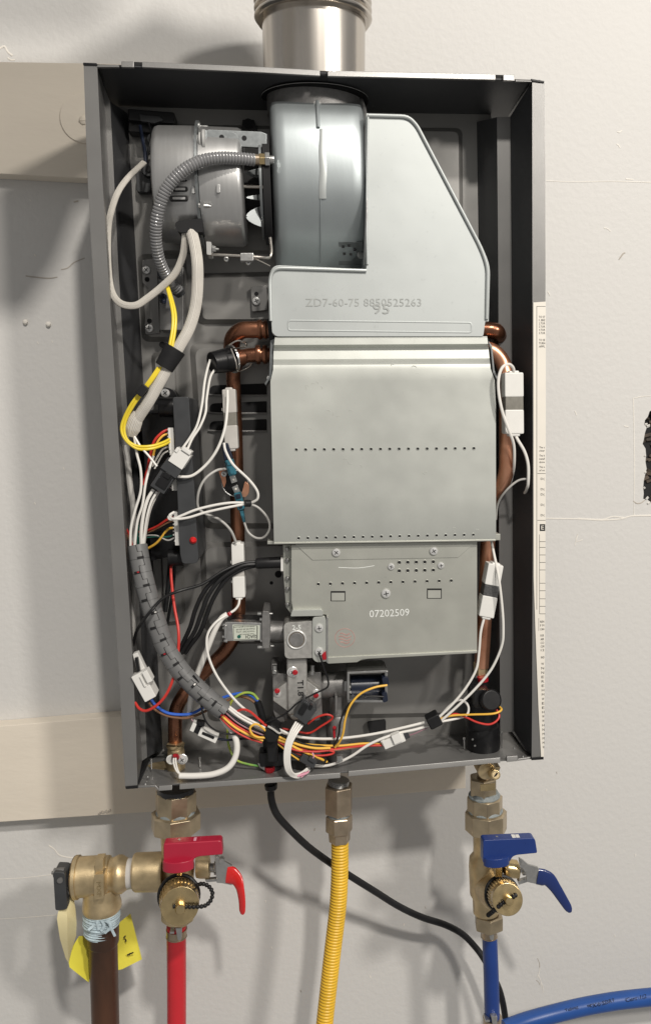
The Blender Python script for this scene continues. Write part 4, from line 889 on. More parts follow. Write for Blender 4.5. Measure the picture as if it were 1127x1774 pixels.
wire('red_wire', 'bright red wire looping down from under the control box to the cabinet flange', [(296, 975, .11), (297, 1005, .118), (302, 1050, .13), (309, 1090, .138), (309, 1125, .141), (303, 1165, .143), (291, 1198, .144), (275, 1219, .144), (255, 1231, .142), (242, 1228, .14), (234, 1217, .136)], 5.6, 'red', 'wire')
b = MB(); b.tube(px([(296, 960, .1), (293, 1000, .104), (286, 1060, .106)]), 4 * S(.1), 8); b.tube(px([(303, 975, .098), (300, 1020, .1), (290, 1080, .1)]), 2.5 * S(.1), 8); o = b.build('black_lead', M['black']); tag(o, 'black leads falling from the foot of the control box behind the red wire', 'wire')

# split grey sleeve round the main harness
ss = thing('split_sleeve', 'grey slotted harness sleeve sweeping from the control box down to the cabinet floor', 'cable sleeve', P(390, 1235, .13))
sp = [(238, 944, .132), (245, 985, .135), (256, 1030, .138), (268, 1070, .14), (283, 1112, .141), (305, 1152, .142), (330, 1182, .142), (358, 1208, .141), (388, 1232, .140)]
b = MB(); b.tube(px(sp), 15.6 * S(.14), 24, 8); b.build('sleeve', M['spiral'], ss)
cur = px(sp); fine = []
for i in range(len(cur) - 1):
    p0 = cur[max(i - 1, 0)]; p1 = cur[i]; p2 = cur[i + 1]; p3 = cur[min(i + 2, len(cur) - 1)]
    for k in range(10):
        t = k / 10; fine.append(.5 * (2 * p1 + (p2 - p0) * t + (2 * p0 - 5 * p1 + 4 * p2 - p3) * t * t + (3 * p1 - p0 - 3 * p2 + p3) * t ** 3))
fine.append(cur[-1])
Ls = [0]
for i in range(1, len(fine)): Ls.append(Ls[-1] + (fine[i] - fine[i - 1]).length)
def at(s):
    for i in range(1, len(fine)):
        if Ls[i] >= s:
            w = (s - Ls[i - 1]) / (Ls[i] - Ls[i - 1]); t = (fine[i] - fine[i - 1]).normalized(); return fine[i - 1].lerp(fine[i], w), t
    return fine[-1], (fine[-1] - fine[-2]).normalized()
def ring_arc(b, s, a0, a1, w, lift, th, mi=0):
    """patch wrapped on the sleeve: from angle a0 to a1 (0 faces the room), width w along it"""
    vs = []; N = 7; r = 15.6 * S(.14)
    for j in (0, 1):
        c, t = at(s + w * j); ref = Vector((0, -1, 0)); x = (ref - t * ref.dot(t)).normalized(); y = t.cross(x)
        for rr in (r + lift, r + lift - th):
            for k in range(N + 1):
                a = a0 + (a1 - a0) * k / N; vs.append(c + x * (math.cos(a) * rr) + y * (math.sin(a) * rr))
    m = N + 1; fs = []
    for k in range(N): fs += [[k, k + 1, 2 * m + k + 1, 2 * m + k], [m + k, m + k + 1, k + 1, k], [2 * m + k, 2 * m + k + 1, 3 * m + k + 1, 3 * m + k]]
    fs += [[0, 2 * m, 3 * m, m], [m - 1, 2 * m - 1, 4 * m - 1, 3 * m - 1]]
    b.add(vs, fs, mi)
tot = Ls[-1]; step = tot / 14
for k in range(14):
    b = MB(); off = .25 if k % 2 else -.35
    ring_arc(b, k * step + .0004, -1.9, 1.9, step * .965, .0006, .0009); bnd = b.build('band', M['spiral'], ss, ang=50)
    b = MB(); ring_arc(b, k * step + step * .85, off - .3, off + .34, step * .18, .0009, .0006); b.build('slot', M['dark'], bnd)
    if k % 3 == 1: b = MB(); ring_arc(b, k * step + step * .87, off - .2, off + .02, step * .10, .0011, .0004); b.build('wire_glimpse', M['redpaint' if k % 2 else 'wire'], bnd)
    b = MB(); c0, t0 = at(k * step); c1, t1 = at((k + 1) * step)
    def onsl(c, t, a):
        ref = Vector((0, -1, 0)); x = (ref - t * ref.dot(t)).normalized(); y = t.cross(x); r = 15.6 * S(.14) + .0007; return c + x * math.cos(a) * r + y * math.sin(a) * r
    cm, tm = at((k + .5) * step); s1 = .55 if k % 2 else .05; s2 = .05 if k % 2 else .55
    b.tube([onsl(c0, t0, -s1), onsl(cm, tm, -s1 - .08), onsl(cm, tm, -s2), onsl(c1, t1, -s2)], .00022, 4, smooth=False); b.build('split_line', M['ink'], ss)

# ------------------------------------------------------------------ black ignition leads
ig = thing('ignition_boot', 'black rubber ignition boot plugged into the left side of the burner', 'ignition boot', P(465, 985, .11))
b = MB(); b.stack([(443, 976, 8.5), (446, 976, 9.5), (486, 974, 10), (489, 974, 9)], .12, 18, axis=(1, 0, 0)); b.build('boot', M['rubber'], ig)
b = MB(); b.prism(rnd(rect(486, 966, 500, 990), 2), .125, .11); b.prism(rect(490, 962, 504, 994), .118, .1); b.build('ceramic_block', M['white'], ig, bevel=.0006)
for k in range(4):
    wire('ignition_lead', ['upper black lead sweeping left from the ignition boot to the cabinet wall', 'black lead curving down behind the split sleeve, left of three', 'black lead curving down behind the split sleeve, middle of three', 'black lead curving down behind the split sleeve, right of three'][k],
         [[(446, 973, .12), (418, 976, .122), (385, 990, .126), (350, 1012, .13), (310, 1024, .134), (283, 1036, .145), (262, 1058, .156), (246, 1078, .15), (236, 1096, .132), (231, 1118, .12)],
          [(446, 975, .118), (415, 980, .12), (380, 998, .122), (355, 1023, .124), (339, 1055, .124), (330, 1085, .123), (318, 1112, .122), (310, 1130, .12)],
          [(446, 977, .12), (418, 981, .122), (384, 1002, .124), (362, 1030, .126), (349, 1062, .127), (338, 1092, .126), (324, 1115, .125), (314, 1132, .122)],
          [(446, 979, .118), (420, 986, .12), (391, 1005, .121), (370, 1036, .122), (358, 1066, .123), (346, 1096, .123), (330, 1118, .122), (320, 1132, .12)]][k], 7.5 if k else 6, 'rubber', 'cable', 'black ignition leads')

# ------------------------------------------------------------------ inline joints and thermostat on the copper tube
def joint(name, label, u0, v0, u1, v1, w, d, band='tape', m='white', group='taped white inline connectors', bm_='clear'):
    t = thing(name, label, 'connector', P((u0 + u1) / 2, max(v0, v1), d - .01), group)
    L = Vector((u1 - u0, v1 - v0)); f = lambda s: (u0 + L.x * s, v0 + L.y * s)
    b = MB(); b.bar(*f(0), *f(.40), w, d, d - .014); b.bar(*f(-.03), *f(.02), w * .55, d - .001, d - .012); b.build('plug', M[m], t, bevel=.0014)
    b = MB(); b.bar(*f(.36), *f(.64), w * .96, d - .0006, d - .0135); b.build('tape_wrap', M[band], t, bevel=.001)
    b = MB(); b.bar(*f(.60), *f(1), w, d, d - .014); b.bar(*f(.98), *f(1.04), w * .6, d - .001, d - .012); b.build('socket', M[m], t, bevel=.0014)
    n = Vector((-L.y, L.x)).normalized() * (w / 2 + .6); b = MB()
    for s in (.31, .67): c = f(s); b.bar(c[0] + n.x, c[1] + n.y, c[0] + n.x + L.x * .05, c[1] + n.y + L.y * .05, 2.5, d - .003, d - .011)
    b.build('latch', M[m], t, bevel=.0003)
    return t
joint('inline_connector', 'grey taped connector on the copper tube below the sensor cap', 396, 674, 401, 778, 24, .118, 'tape', 'clear')
joint('inline_connector', 'white connector on the copper tube just above the labelled solenoid', 411, 942, 414, 1036, 22, .12, 'clear')
joint('inline_connector', 'white connector with wide grey tape at the right loop of copper tube', 890, 645, 891, 752, 33, .142, 'tape')
joint('inline_connector', 'slanted white connector with dark tape at the lower right', 859, 978, 842, 1070, 27, .135, 'tapedk')
gw = lambda label, pts, dia=5, m='wire': wire('white_wire', label, pts, dia, m, 'wire', 'white wires of the sensor loops')
gw('white wire from the top grey connector curving left to the black socket', [(394, 676, .124), (394, 700, .128), (390, 740, .132), (378, 775, .134), (360, 802, .134), (335, 823, .136), (314, 826, .138), (301, 822, .138)], 5.6)
gw('grey wire looping left of the round thermostat', [(393, 812, .12), (375, 815, .126), (355, 830, .13), (344, 853, .13), (343, 878, .126), (356, 890, .124), (380, 900, .126), (399, 918, .126), (409, 940, .122)], 5, 'wiregr')
gw('white wire from the upper blue fuse curving right to the black tie', [(388, 768, .126), (391, 782, .13), (404, 805, .134), (430, 830, .136), (445, 850, .136), (446, 864, .135), (436, 871, .133)], 5.2)
gw('grey wire loop at the exchanger edge below the black tie', [(433, 873, .132), (448, 880, .132), (463, 897, .13), (467, 915, .128), (458, 930, .126), (444, 932, .124), (430, 922, .122), (423, 905, .122)], 4.6, 'wiregr')
b = MB(); b.rings([(P(424, 872, .138), 6 * S(.13)), (P(434, 872, .136), 6 * S(.13))], 14); o = b.build('cable_tie', M['rubber'], bevel=.0005); tag(o, 'small black tie where four white wires meet beside the thermostat', 'cable tie')
th = thing('thermostat', 'round black thermostat disc strapped to the copper tube, two steel tabs', 'thermostat', P(405, 870, .1))
b = MB(); c = P(408, 836, .104); b.rings([(c, 23 * S(.11)), (c + Vector((0, -.006, 0)), 23 * S(.11)), (c + Vector((0, -.0065, 0)), 20 * S(.11))], 28, (0, -1, 0)); b.build('disc', M['black'], th)
b = MB(); b.tube([c + Vector((math.cos(a) * 22 * S(.11), -.0066, math.sin(a) * 22 * S(.11))) for a in [i * math.pi / 14 for i in range(29)]], .0006, 6, smooth=False); b.build('rim', M['zinc'], th)
b = MB(); b.prism(rnd([(378, 815), (390, 813), (392, 835), (388, 846)], 3), .112, .108); b.prism(rnd([(424, 833), (432, 840), (431, 855), (424, 863), (418, 858)], 4), .112, .106); b.build('strap', M['copper'], th, bevel=.0006)
screw(th, 388, 821, .1125, 5)
b = MB(); b.bar(402, 824, 406, 836, 10, .1155, .11); b.bar(406, 842, 411, 853, 10, .1155, .11); b.build('tab', M['zinc'], th, bevel=.0002)
b = MB(); b.disc(404.5, 831, .1157, .115, 1.8, 10); b.disc(408.5, 847, .1157, .115, 1.8, 10); b.build('tab_hole', M['paper'], th)
def fuse(label, a, c, w, tail):
    t = thing('blue_terminal', label, 'terminal', P(*c, .115), 'blue terminals of the thermostat')
    L = Vector((c[0] - a[0], c[1] - a[1])); f = lambda s: (a[0] + L.x * s, a[1] + L.y * s)
    b = MB(); b.bar(*f(0), *f(1), w, .1225, .112, 0, w * .9); b.build('housing', M['bluefuse'], t, bevel=.0014, seg=3)
    b = MB(); b.bar(*f(.1), *f(.35), w * .6, .1237, .12); b.bar(*f(.45), *f(.9), w * .45, .1234, .12); b.build('window', M['bluecap'] if tail > 0 else M['bluefuse'], t, bevel=.0005)
    b = MB(); b.bar(*f(1), *f(1 + tail), w * .55, .121, .114, 0, w * .3) if tail > 0 else b.bar(*f(tail), *f(0), w * .75, .119, .113, 0, w); b.build('boot', M['bluefuse'] if tail > 0 else M['bluecap'], t, bevel=.001)
fuse('blue terminal at the top of the round thermostat', (396, 796), (403, 824), 16, -1.0)
fuse('blue terminal at the bottom of the round thermostat', (411, 853), (418, 884), 14, .7)
gw('white wire arching over the top of the right taped connector and down', [(890, 648, .14), (888, 637, .142), (880, 631, .144), (869, 637, .146), (863, 655, .147), (863, 680, .147), (869, 712, .147), (880, 744, .146), (889, 770, .142), (890, 800, .136), (888, 818, .128), (883, 836, .116), (876, 850, .104)], 6)
gw('white wire hanging from the bottom of the right taped connector', [(891, 752, .138), (896, 762, .14), (908, 783, .141), (914, 806, .141), (914, 835, .139), (912, 846, .134), (909, 853, .122), (905, 856, .108)], 6.4)
gw('grey wire curving from the cabinet flange back behind the exchanger', [(914, 829, .138), (896, 833, .136), (876, 850, .134), (862, 872, .126), (858, 900, .118)], 4.4, 'wiregr')
gw('white wire from the slanted lower right connector down to the tape bundle', [(838, 1070, .132), (832, 1095, .133), (829, 1130, .132), (824, 1160, .132), (806, 1192, .132), (783, 1220, .132), (757, 1245, .132)], 5.4)
gw('long white wire bowing right past the slanted connector to the tape bundle', [(850, 936, .118), (855, 960, .128), (863, 1000, .14), (869, 1050, .142), (871, 1090, .142), (868, 1120, .141), (850, 1160, .138), (820, 1196, .136), (790, 1225, .134), (762, 1250, .132)], 5.4)
gw('white wire loop curling above the tape bundle', [(757, 1248, .13), (775, 1226, .128), (793, 1213, .126), (806, 1217, .125), (811, 1228, .126), (806, 1240, .128), (785, 1246, .13), (764, 1250, .132)], 5)
gw('upper white wire running left from the tape bundle across the floor', [(745, 1249, .132), (700, 1260, .132), (650, 1271, .131), (600, 1278, .13), (560, 1280, .129), (520, 1277, .128), (485, 1268, .126)], 5.6)
gw('lower white wire running left from the tape bundle and looping below', [(746, 1256, .131), (718, 1264, .132), (690, 1270, .132), (660, 1280, .133), (635, 1292, .133), (610, 1309, .132), (585, 1321, .131), (560, 1327, .129), (530, 1325, .127)], 5.6)
b = MB(); b.bar(742, 1257, 763, 1246, 21, .14, .126); o = b.build('tape_band', M['rubber'], bevel=.0016, seg=3); tag(o, 'black tape bundling the white wires near the right floor corner', 'tape')
wire('yellow_wire', 'amber wire from the tape bundle round to the black flow valve', [(760, 1246, .13), (780, 1240, .131), (815, 1238, .136), (848, 1237, .14), (862, 1234, .14), (868, 1229, .137), (864, 1224, .132)], 4.4, 'yelloworange', 'wire')
wire('red_wire', 'red wire drooping from the tape bundle to the black flow valve', [(760, 1249, .13), (785, 1237, .13), (805, 1242, .133), (825, 1251, .137), (845, 1255, .139), (858, 1250, .139), (864, 1240, .137), (858, 1227, .132)], 4.4, 'red', 'wire')
pl = thing('wire_plug', 'white plug with black mating piece lying above the floor, right of the gas pipe', 'connector', P(683, 1298, .13))
b = MB(); b.bar(664, 1292, 700, 1277, 15, .135, .126); b.bar(680, 1283, 694, 1277, 16, .1375, .127); b.bar(661, 1289, 667, 1286, 10, .134, .127); b.build('housing', M['white'], pl, bevel=.0005)
b = MB(); b.bar(695, 1279, 708, 1273, 11, .133, .127); b.build('mate', M['charcoal'], pl, bevel=.0005)
wire('mauve_wire', 'thin mauve wires from the black mating piece up to the tape bundle', [(708, 1274, .13), (722, 1269, .131), (744, 1258, .131)], 3, 'purplew', 'wire')
wire('red_wire', 'thin red wire running into the left of the floor plug', [(664, 1291, .131), (630, 1292, .131), (580, 1297, .13), (530, 1299, .129), (500, 1292, .128), (478, 1280, .126)], 5, 'red', 'wire')
wire('yellow_wire', 'amber wire lying along the bundle toward the floor plug', [(664, 1289, .13), (630, 1288, .13), (585, 1292, .131), (535, 1290, .13), (505, 1284, .129), (478, 1275, .127)], 4.6, 'yelloworange', 'wire')

# ------------------------------------------------------------------ black flow valve at the right floor corner
fv = thing('flow_valve', 'black plastic water flow valve standing in the right floor corner', 'valve', P(837, 1300, .105))
b = MB(); b.stack([(826, 1180, 18), (828, 1200, 20), (830, 1206, 26), (833, 1240, 28), (834, 1256, 28), (835, 1258, 31), (837, 1290, 31), (837, 1297, 30)], .105, 32); b.build('body', M['black'], fv, ang=30)
b = MB(); b.rings([(P(842, 1212, .122), 19 * S(.12)), (P(850, 1213, .133), 20 * S(.12)), (P(851, 1213, .135), 17 * S(.12))], 26, P(850, 1213, .133) - P(842, 1212, .122)); b.build('sensor_cap', M['black'], fv, bevel=.0005)
b = MB(); b.prism(rnd([(820, 1196), (848, 1194), (852, 1226), (822, 1228)], 4), .128, .11); b.build('sensor_plate', M['resin'], fv, bevel=.001)
screw(fv, 843, 1219, .1285, 5.5)
for u, v in [(818, 1281), (822, 1292)]:
    b = MB(); b.rings([(P(u, v, .122), 2.4 * S(.12)), (P(u, v, .124), 1.6 * S(.12))], 10, (0, -1, 0)); b.build('rivet', M['zinc'], fv)
b = MB(); b.stack([(835, 1172, 10), (836, 1180, 10)], .108, 16); b.build('seal_ring', M['redpaint'], fv)

# ------------------------------------------------------------------ gas manifold, proportional valve, solenoids
ls = thing('labelled_solenoid', 'small labelled solenoid with cast flange left of the gas manifold block', 'solenoid', P(440, 1120, .1))
b = MB(); b.prism([(389, 1077), (453, 1079), (453, 1110), (389, 1111)], .128, .1); b.prism([(388, 1083), (393, 1083), (393, 1106), (388, 1106)], .13, .1); b.build('frame', M['zinc'], ls, bevel=.0008)
b = MB(); b.prism([(394, 1068), (400, 1068), (400, 1078), (394, 1078)], .122, .11); b.prism([(399, 1072), (452, 1073), (452, 1079), (399, 1079)], .118, .1); b.build('coil', M['black'], ls, bevel=.0005)
b = MB(); b.prism(rnd([(402.5, 1082), (450, 1083.5), (449.5, 1108), (404, 1109.5)], 1.5), .1284, .1278); lbp = b.build('label', M['foil'], ls)
text('lettering', 'GIACH', 435, 1103, .12855, 6.2, M['ink'], lbp, 19, math.pi, .01)
for k, (s, w) in enumerate([('Type:GEXH-LRF', 27), ('Vote:DC24V  L.P.G.', 32), ('Date:20.25-03-09', 32), ('Web:www.giach.com', 36)]): text('lettering', s, 441 - w / 2 - (0 if k else 0), 1098.5 - 4.2 * k + .01 * k, .12855, 2.6, M['ink'], lbp, w, math.pi)
b = MB(); b.disc(414, 1103, .1286, .1283, 3.2, 14); b.build('printed_mark', M['greendk'], lbp)
b = MB(); q = rnd(rect(404.5, 1084, 446, 1108), 1.5); q.append(q[0]); b.tube(px([(u, v, .1285) for u, v in q]), .35 * S(.128), 4, smooth=False); b.tube(px([(445, 1085, .1285), (444.5, 1107, .1285)]), .35 * S(.128), 4, smooth=False); b.build('printed_line', M['ink'], lbp)
b = MB(); b.prism(rnd([(455, 1058), (466, 1059), (468, 1076), (468, 1108), (466, 1124), (455, 1124), (453, 1108), (453, 1076)], 2), .13, .095); b.build('flange', M['castdk'], ls, bevel=.0012)
b = MB(); b.stack([(465, 1094, 19), (492, 1094, 18.5)], .112, 28, axis=(1, 0, 0)); b.build('neck', M['castdk'], ls)
b = MB()
for u, v in [(449, 1063), (453, 1073), (388, 1082), (389, 1088), (388, 1103), (391, 1110), (454, 1110), (449, 1121), (455, 1121)]: b.stack([(u - 3, v, 2.6), (u, v, 3.2), (u + 3, v, 3.2)], .127, 10, axis=(1, 0, 0))
for u, v in [(467, 1063), (469, 1119)]: b.stack([(u, v, 1.8), (u + 5, v, 1.8)], .122, 8, axis=(1, 0, 0))
b.build('bolt', M['zinc'], ls, kind='stuff')
gm = thing('gas_manifold', 'cast aluminium gas manifold marked 2-5 and T1.8 beside the burner box', 'gas manifold', P(515, 1240, .1))
b = MB(); b.prism(rnd([(491, 1079), (541, 1076), (541, 1140), (493, 1141.5)], [9, 1, 1, 9], 5), .137, .112); b.build('block', M['cast'], gm, bevel=.0008); gblk = bpy.data.objects['block']
b = MB(); c = P(513.5, 1108, .1372); b.rings([(c, 15.5 * S(.137)), (c + Vector((0, .0, 0)) + Vector((0, -.0002, 0)), 15.2 * S(.137))], 32, (0, -1, 0)); b.build('port_face', M['nickel'], gblk)
b = MB(); b.tube([c + Vector((math.cos(a) * 15.6 * S(.137), -.0004, math.sin(a) * 15.6 * S(.137))) for a in [i * math.pi / 18 for i in range(37)]], .0008, 8, smooth=False); b.build('port_ring', M['screwz'], gblk)
b = MB(); b.rings([(c + Vector((0, -.0002, 0)), 13 * S(.137)), (c + Vector((0, -.0012, 0)), 12.4 * S(.137))], 32, (0, -1, 0)); b.build('port_plug', M['castdk'], gblk, bevel=.0002)
text('lettering', '2-5', 513.5, 1087, .1374, 8.5, M['inkwhite'], gblk, 15, 0, .01)
b = MB(); b.prism(rnd([(541, 1069), (562, 1068), (565, 1075), (565, 1146), (548, 1148), (541, 1141)], [6, 1, 1, 1, 5, 3]), .1385, .134); b.build('bracket', M['galv'], gm, bevel=.0005)
b = MB(); b.prism([(565, 1068), (568, 1070), (568, 1150), (565, 1147)], .1395, .12); b.build('bracket_fold', M['zinc'], gm, bevel=.0003)
screw(gm, 552.5, 1088, .1387, 7.4, 'pan', .9); screw(gm, 552.5, 1129, .1387, 7.6, 'pan', .2)
b = MB(); b.prism([(557, 1134), (564, 1128), (565, 1143), (559, 1144)], .1405, .1385); b.build('seal_paint', M['redpaint'], gm, bevel=.0006)
b = MB(); b.prism([(496, 1141), (532, 1140), (532, 1238), (498, 1240)], .131, .1); b.prism([(497, 1236), (532, 1234), (524, 1248), (505, 1248)], .13, .1); b.build('column', M['cast'], gm, bevel=.002, seg=3)
b = MB(); b.prism([(530, 1182), (532, 1180), (555, 1196), (556, 1208), (532, 1225)], .128, .105); b.prism([(498, 1182), (496, 1182), (473, 1198), (473, 1214), (498, 1232)], .128, .105); b.build('wing_flange', M['cast'], gm, bevel=.0012)
b = MB(); b.prism(rnd([(472, 1167), (497, 1167), (497, 1250), (480, 1252), (472, 1230)], 4), .118, .08); b.prism(rnd([(532, 1165), (556, 1164), (558, 1240), (534, 1250)], 4), .118, .08); b.prism([(470, 1150), (480, 1150), (480, 1172), (470, 1172)], .112, .09); b.build('valve_body', M['castdk'], gm, bevel=.0025, seg=3)
b = MB(); b.stack([(480, 1215, 9), (481, 1252, 9)], .112, 18); b.stack([(546, 1212, 10), (546, 1245, 9)], .112, 18); b.build('spring_boss', M['castdk'], gm)
b = MB(); b.stack([(475.5, 1153, 4), (475.5, 1166, 4)], .12, 10); b.stack([(475.5, 1161, 5.5), (475.5, 1166, 5.5)], .12, 12); b.stack([(541, 1152, 4), (541, 1166, 4)], .12, 10); b.stack([(540, 1162, 5.5), (540, 1168, 5.5)], .12, 12); b.build('bolt', M['zinc'], gm, kind='stuff')
screw(gm, 506.5, 1164, .1312, 9.6, 'washer', .4); screw(gm, 480, 1202, .1282, 6.5, 'washer'); screw(gm, 547, 1200, .1282, 6.5, 'washer', 1)
b = MB()
for u, v, d in [(511, 1165, .135), (480, 1197, .132), (547, 1205, .132)]: b.rings([(P(u, v, d), 5 * S(d)), (P(u - 1, v + 1, d + .001), 3.4 * S(d))], 10, (0, -1, 0))
b.build('seal_paint', M['redpaint'], gm)
text('lettering', 'T1.8', 520.5, 1192, .1312, 11, M['ink'], gm, 29, math.pi / 2, .03)
wire('ground_wire', 'black wire from the red sealed bracket screw back across the manifold to the harness', [(552, 1131, .142), (557, 1146, .142), (562, 1160, .141), (568, 1178, .14), (567, 1190, .14), (555, 1197, .14), (540, 1204, .14), (515, 1218, .141), (495, 1236, .141), (470, 1248, .141), (440, 1259, .141), (420, 1268, .141), (400, 1272, .141), (375, 1266, .142), (358, 1252, .143), (350, 1230, .144), (348, 1205, .145), (345, 1185, .146), (335, 1170, .148)], 3.6, 'black', 'wire')
gs = thing('gas_inlet', 'grey cast gas inlet with a framed solenoid coil right of the manifold', 'gas inlet', P(585, 1320, .1))
b = MB(); b.stack([(552, 1190, 20), (560, 1188, 24), (598, 1186, 24), (601, 1186, 20)], .105, 28, axis=(1, 0, 0)); b.build('body', M['castdk'], gs, ang=30)
b = MB(); b.stack([(582, 1205, 13), (583, 1238, 13)], .11, 24); b.stack([(584, 1236, 20), (585, 1240, 22), (587, 1308, 22), (588, 1318, 18)], .11, 28); b.build('riser', M['castdk'], gs)
b = MB(); b.prism([(580, 1206), (584, 1206), (584, 1238), (580, 1238)], .127, .1); b.build('rib', M['castdk'], gs, bevel=.0004)
b = MB(); b.prism(rnd([(596, 1180), (606, 1180), (606, 1198), (596, 1198)], 2), .12, .1); b.prism([(601, 1165), (605, 1165), (605, 1216), (601, 1216)], .132, .1); b.prism([(601, 1164), (669, 1161), (669, 1165), (601, 1168)], .132, .1); b.prism([(601, 1212), (664, 1213), (664, 1217), (601, 1217)], .132, .1); b.prism([(666, 1161), (671, 1161), (671, 1210), (666, 1210)], .128, .1); b.build('coil_frame', M['zinc'], gs, bevel=.0004)
b = MB(); b.stack([(607, 1189, 20), (660, 1187, 20)], .112, 28, axis=(1, 0, 0)); b.build('coil', M['bluecap'], gs)
b = MB(); b.prism(rnd([(661, 1174), (672, 1173), (674, 1186), (663, 1188)], 3), .133, .12); b.prism(rnd([(661, 1200), (670, 1199), (672, 1215), (663, 1218)], 3), .133, .12); b.build('coil_tab', M['bluecap'], gs, bevel=.0008)
for u, v, r in [(603, 1190, 4), (604, 1199, 3), (667, 1163, 2.5)]:
    b = MB(); b.stack([(u, v, r), (u + 4, v, r)], .13, 10, axis=(1, 0, 0)); b.build('bolt', M['zinc'], gs)
b = MB(); b.rings([(P(579, 1262, .132), 4 * S(.13)), (P(579, 1260, .136), 3 * S(.13))], 10, (0, -1, 0)); b.stack([(578, 1264, 2.2), (579, 1278, 2.2)], .132, 8); b.build('test_nipple', M['redpaint'], gs)
b = MB(); b.stack([(587, 1308, 6), (588, 1318, 6)], .134, 8); b.build('stud', M['zinc'], gs)
wire('yellow_wire', 'yellow wire arching from the solenoid coil down to the floor harness', [(670, 1187, .136), (648, 1191, .139), (624, 1202, .14), (607, 1221, .14), (598, 1245, .139), (594, 1270, .137), (588, 1285, .135), (580, 1295, .132)], 4.6, 'yelloworange', 'wire')
wire('black_wire', 'black wire arching below the yellow one from the solenoid coil', [(664, 1207, .135), (640, 1206, .137), (615, 1211, .138), (598, 1228, .138), (589, 1252, .137), (586, 1275, .135), (578, 1292, .132)], 4, 'black', 'wire')

# ------------------------------------------------------------------ floor harness
HN = 'coloured wires of the floor harness'
def hw(name, m, desc, pts, dia=4.2): return wire(name, desc, pts, dia, m, 'wire', HN)
cen = [(388, 1232, .136), (410, 1248, .137), (435, 1262, .138), (460, 1275, .138)]
def fan_out(dv, lift=0, mid=0): return [(u - dv * .45, v + dv * .8 + (mid if 0 < i < 3 else 0), d + lift) for i, (u, v, d) in enumerate(cen)]
for k, (nm, m, dv, lift, mid, dia, ds) in enumerate([
    ('white_wire', 'wire', -13, .003, 0, 4.8, 'uppermost white'), ('white_wire', 'wire', -9, .004, 1, 4.8, 'second white'), ('grey_wire', 'wiregr', -6, .003, 0, 4, 'grey'),
    ('black_wire', 'black', -2, .002, 1, 5, 'upper black'), ('black_wire', 'black', 3, .002, 2, 5, 'lower black'), ('red_wire', 'red', 7, .004, 2, 4.4, 'red'), ('orange_wire', 'yelloworange', 10, .005, 3, 4.8, 'amber'),
    ('red_wire', 'red', 14, .004, 5, 4.4, 'lowest red'), ('blue_wire', 'bluecap', 4, .0, 3, 4, 'dark blue'), ('mauve_wire', 'purplew', 0, .004, 3, 3, 'mauve')]):
    hw(nm, m, '%s wire between the split sleeve end and the tape block' % ds, fan_out(dv, lift, mid), dia)
hw('red_wire', 'red', 'red wire arching over the others before the tape block', [(411, 1232, .139), (421, 1229, .142), (433, 1233, .143), (447, 1245, .142), (464, 1260, .14)], 5)
hw('orange_wire', 'yelloworange', 'amber wire looped back beside the tape block, upper arm', [(464, 1270, .144), (450, 1257, .146), (440, 1255, .147), (433, 1262, .147), (437, 1272, .147), (446, 1277, .146), (459, 1278, .144)], 4.6)
b = MB(); b.prism(rnd([(459, 1262), (470, 1255), (487, 1268), (480, 1287), (463, 1288), (456, 1276)], 4), .146, .122); b.prism([(461, 1284), (481, 1282), (482, 1322), (463, 1322)], .138, .118)
o = b.build('tape_block', M['rubber'], bevel=.002, seg=3); tag(o, 'black taped harness knot and mount standing on the floor left of the ribbon', 'tape')
b = MB(); b.prism(rnd([(448, 1305), (492, 1303), (494, 1328), (450, 1330)], 4), .128, .112); b.stack([(470, 1335, 19), (470, 1318, 17)], .118, 24); o = b.build('cord_grommet', M['black'], bevel=.0015); tag(o, 'black cord grommet set in the floor left of the grey ribbon loop', 'grommet')
b = MB(); b.tube(px([(464, 1258, .147), (473, 1263, .148), (483, 1270, .148), (488, 1268, .147)]), 1.8 * S(.147), 6, 4, 0, .4); o = b.build('clear_tie', M['clear']); tag(o, 'clear plastic tie end on top of the black taped knot', 'cable tie')
for k, (nm, m, a, ds, dia) in enumerate([
    ('orange_wire', 'yelloworange', [(478, 1274, .137), (498, 1283, .138), (520, 1291, .138), (545, 1296, .137), (572, 1296, .135)], 'upper amber', 5.2),
    ('orange_wire', 'yelloworange', [(478, 1280, .137), (498, 1288, .138), (515, 1297, .138), (535, 1306, .136), (552, 1313, .133), (566, 1320, .13)], 'lower amber', 5.2),
    ('red_wire', 'red', [(480, 1283, .136), (500, 1295, .138), (520, 1301, .138), (548, 1302, .136), (575, 1299, .133), (600, 1297, .131)], 'long red', 4.6),
    ('red_wire', 'red', [(484, 1290, .132), (515, 1306, .134), (550, 1309, .134), (572, 1307, .134), (578, 1303, .134), (570, 1300, .134)], 'short looped red', 4.2),
    ('black_wire', 'black', [(480, 1288, .134), (505, 1304, .136), (530, 1316, .136), (552, 1322, .134), (562, 1320, .133), (563, 1313, .132), (548, 1309, .131)], 'looped black', 4.4),
    ('yellow_wire', 'yelloworange', [(479, 1287, .135), (495, 1300, .136), (508, 1310, .136), (520, 1318, .135)], 'short yellow', 3.6),
    ('brown_wire', 'brownw', [(485, 1278, .134), (520, 1294, .135), (560, 1301, .134), (610, 1296, .131), (640, 1290, .131)], 'brown', 3.6),
    ('black_wire', 'black', [(482, 1272, .134), (505, 1281, .134), (540, 1292, .132), (575, 1292, .13)], 'upper black', 4.4)]):
    hw(nm, m, '%s wire right of the taped knot, passing behind the grey ribbon' % ds, a, dia)
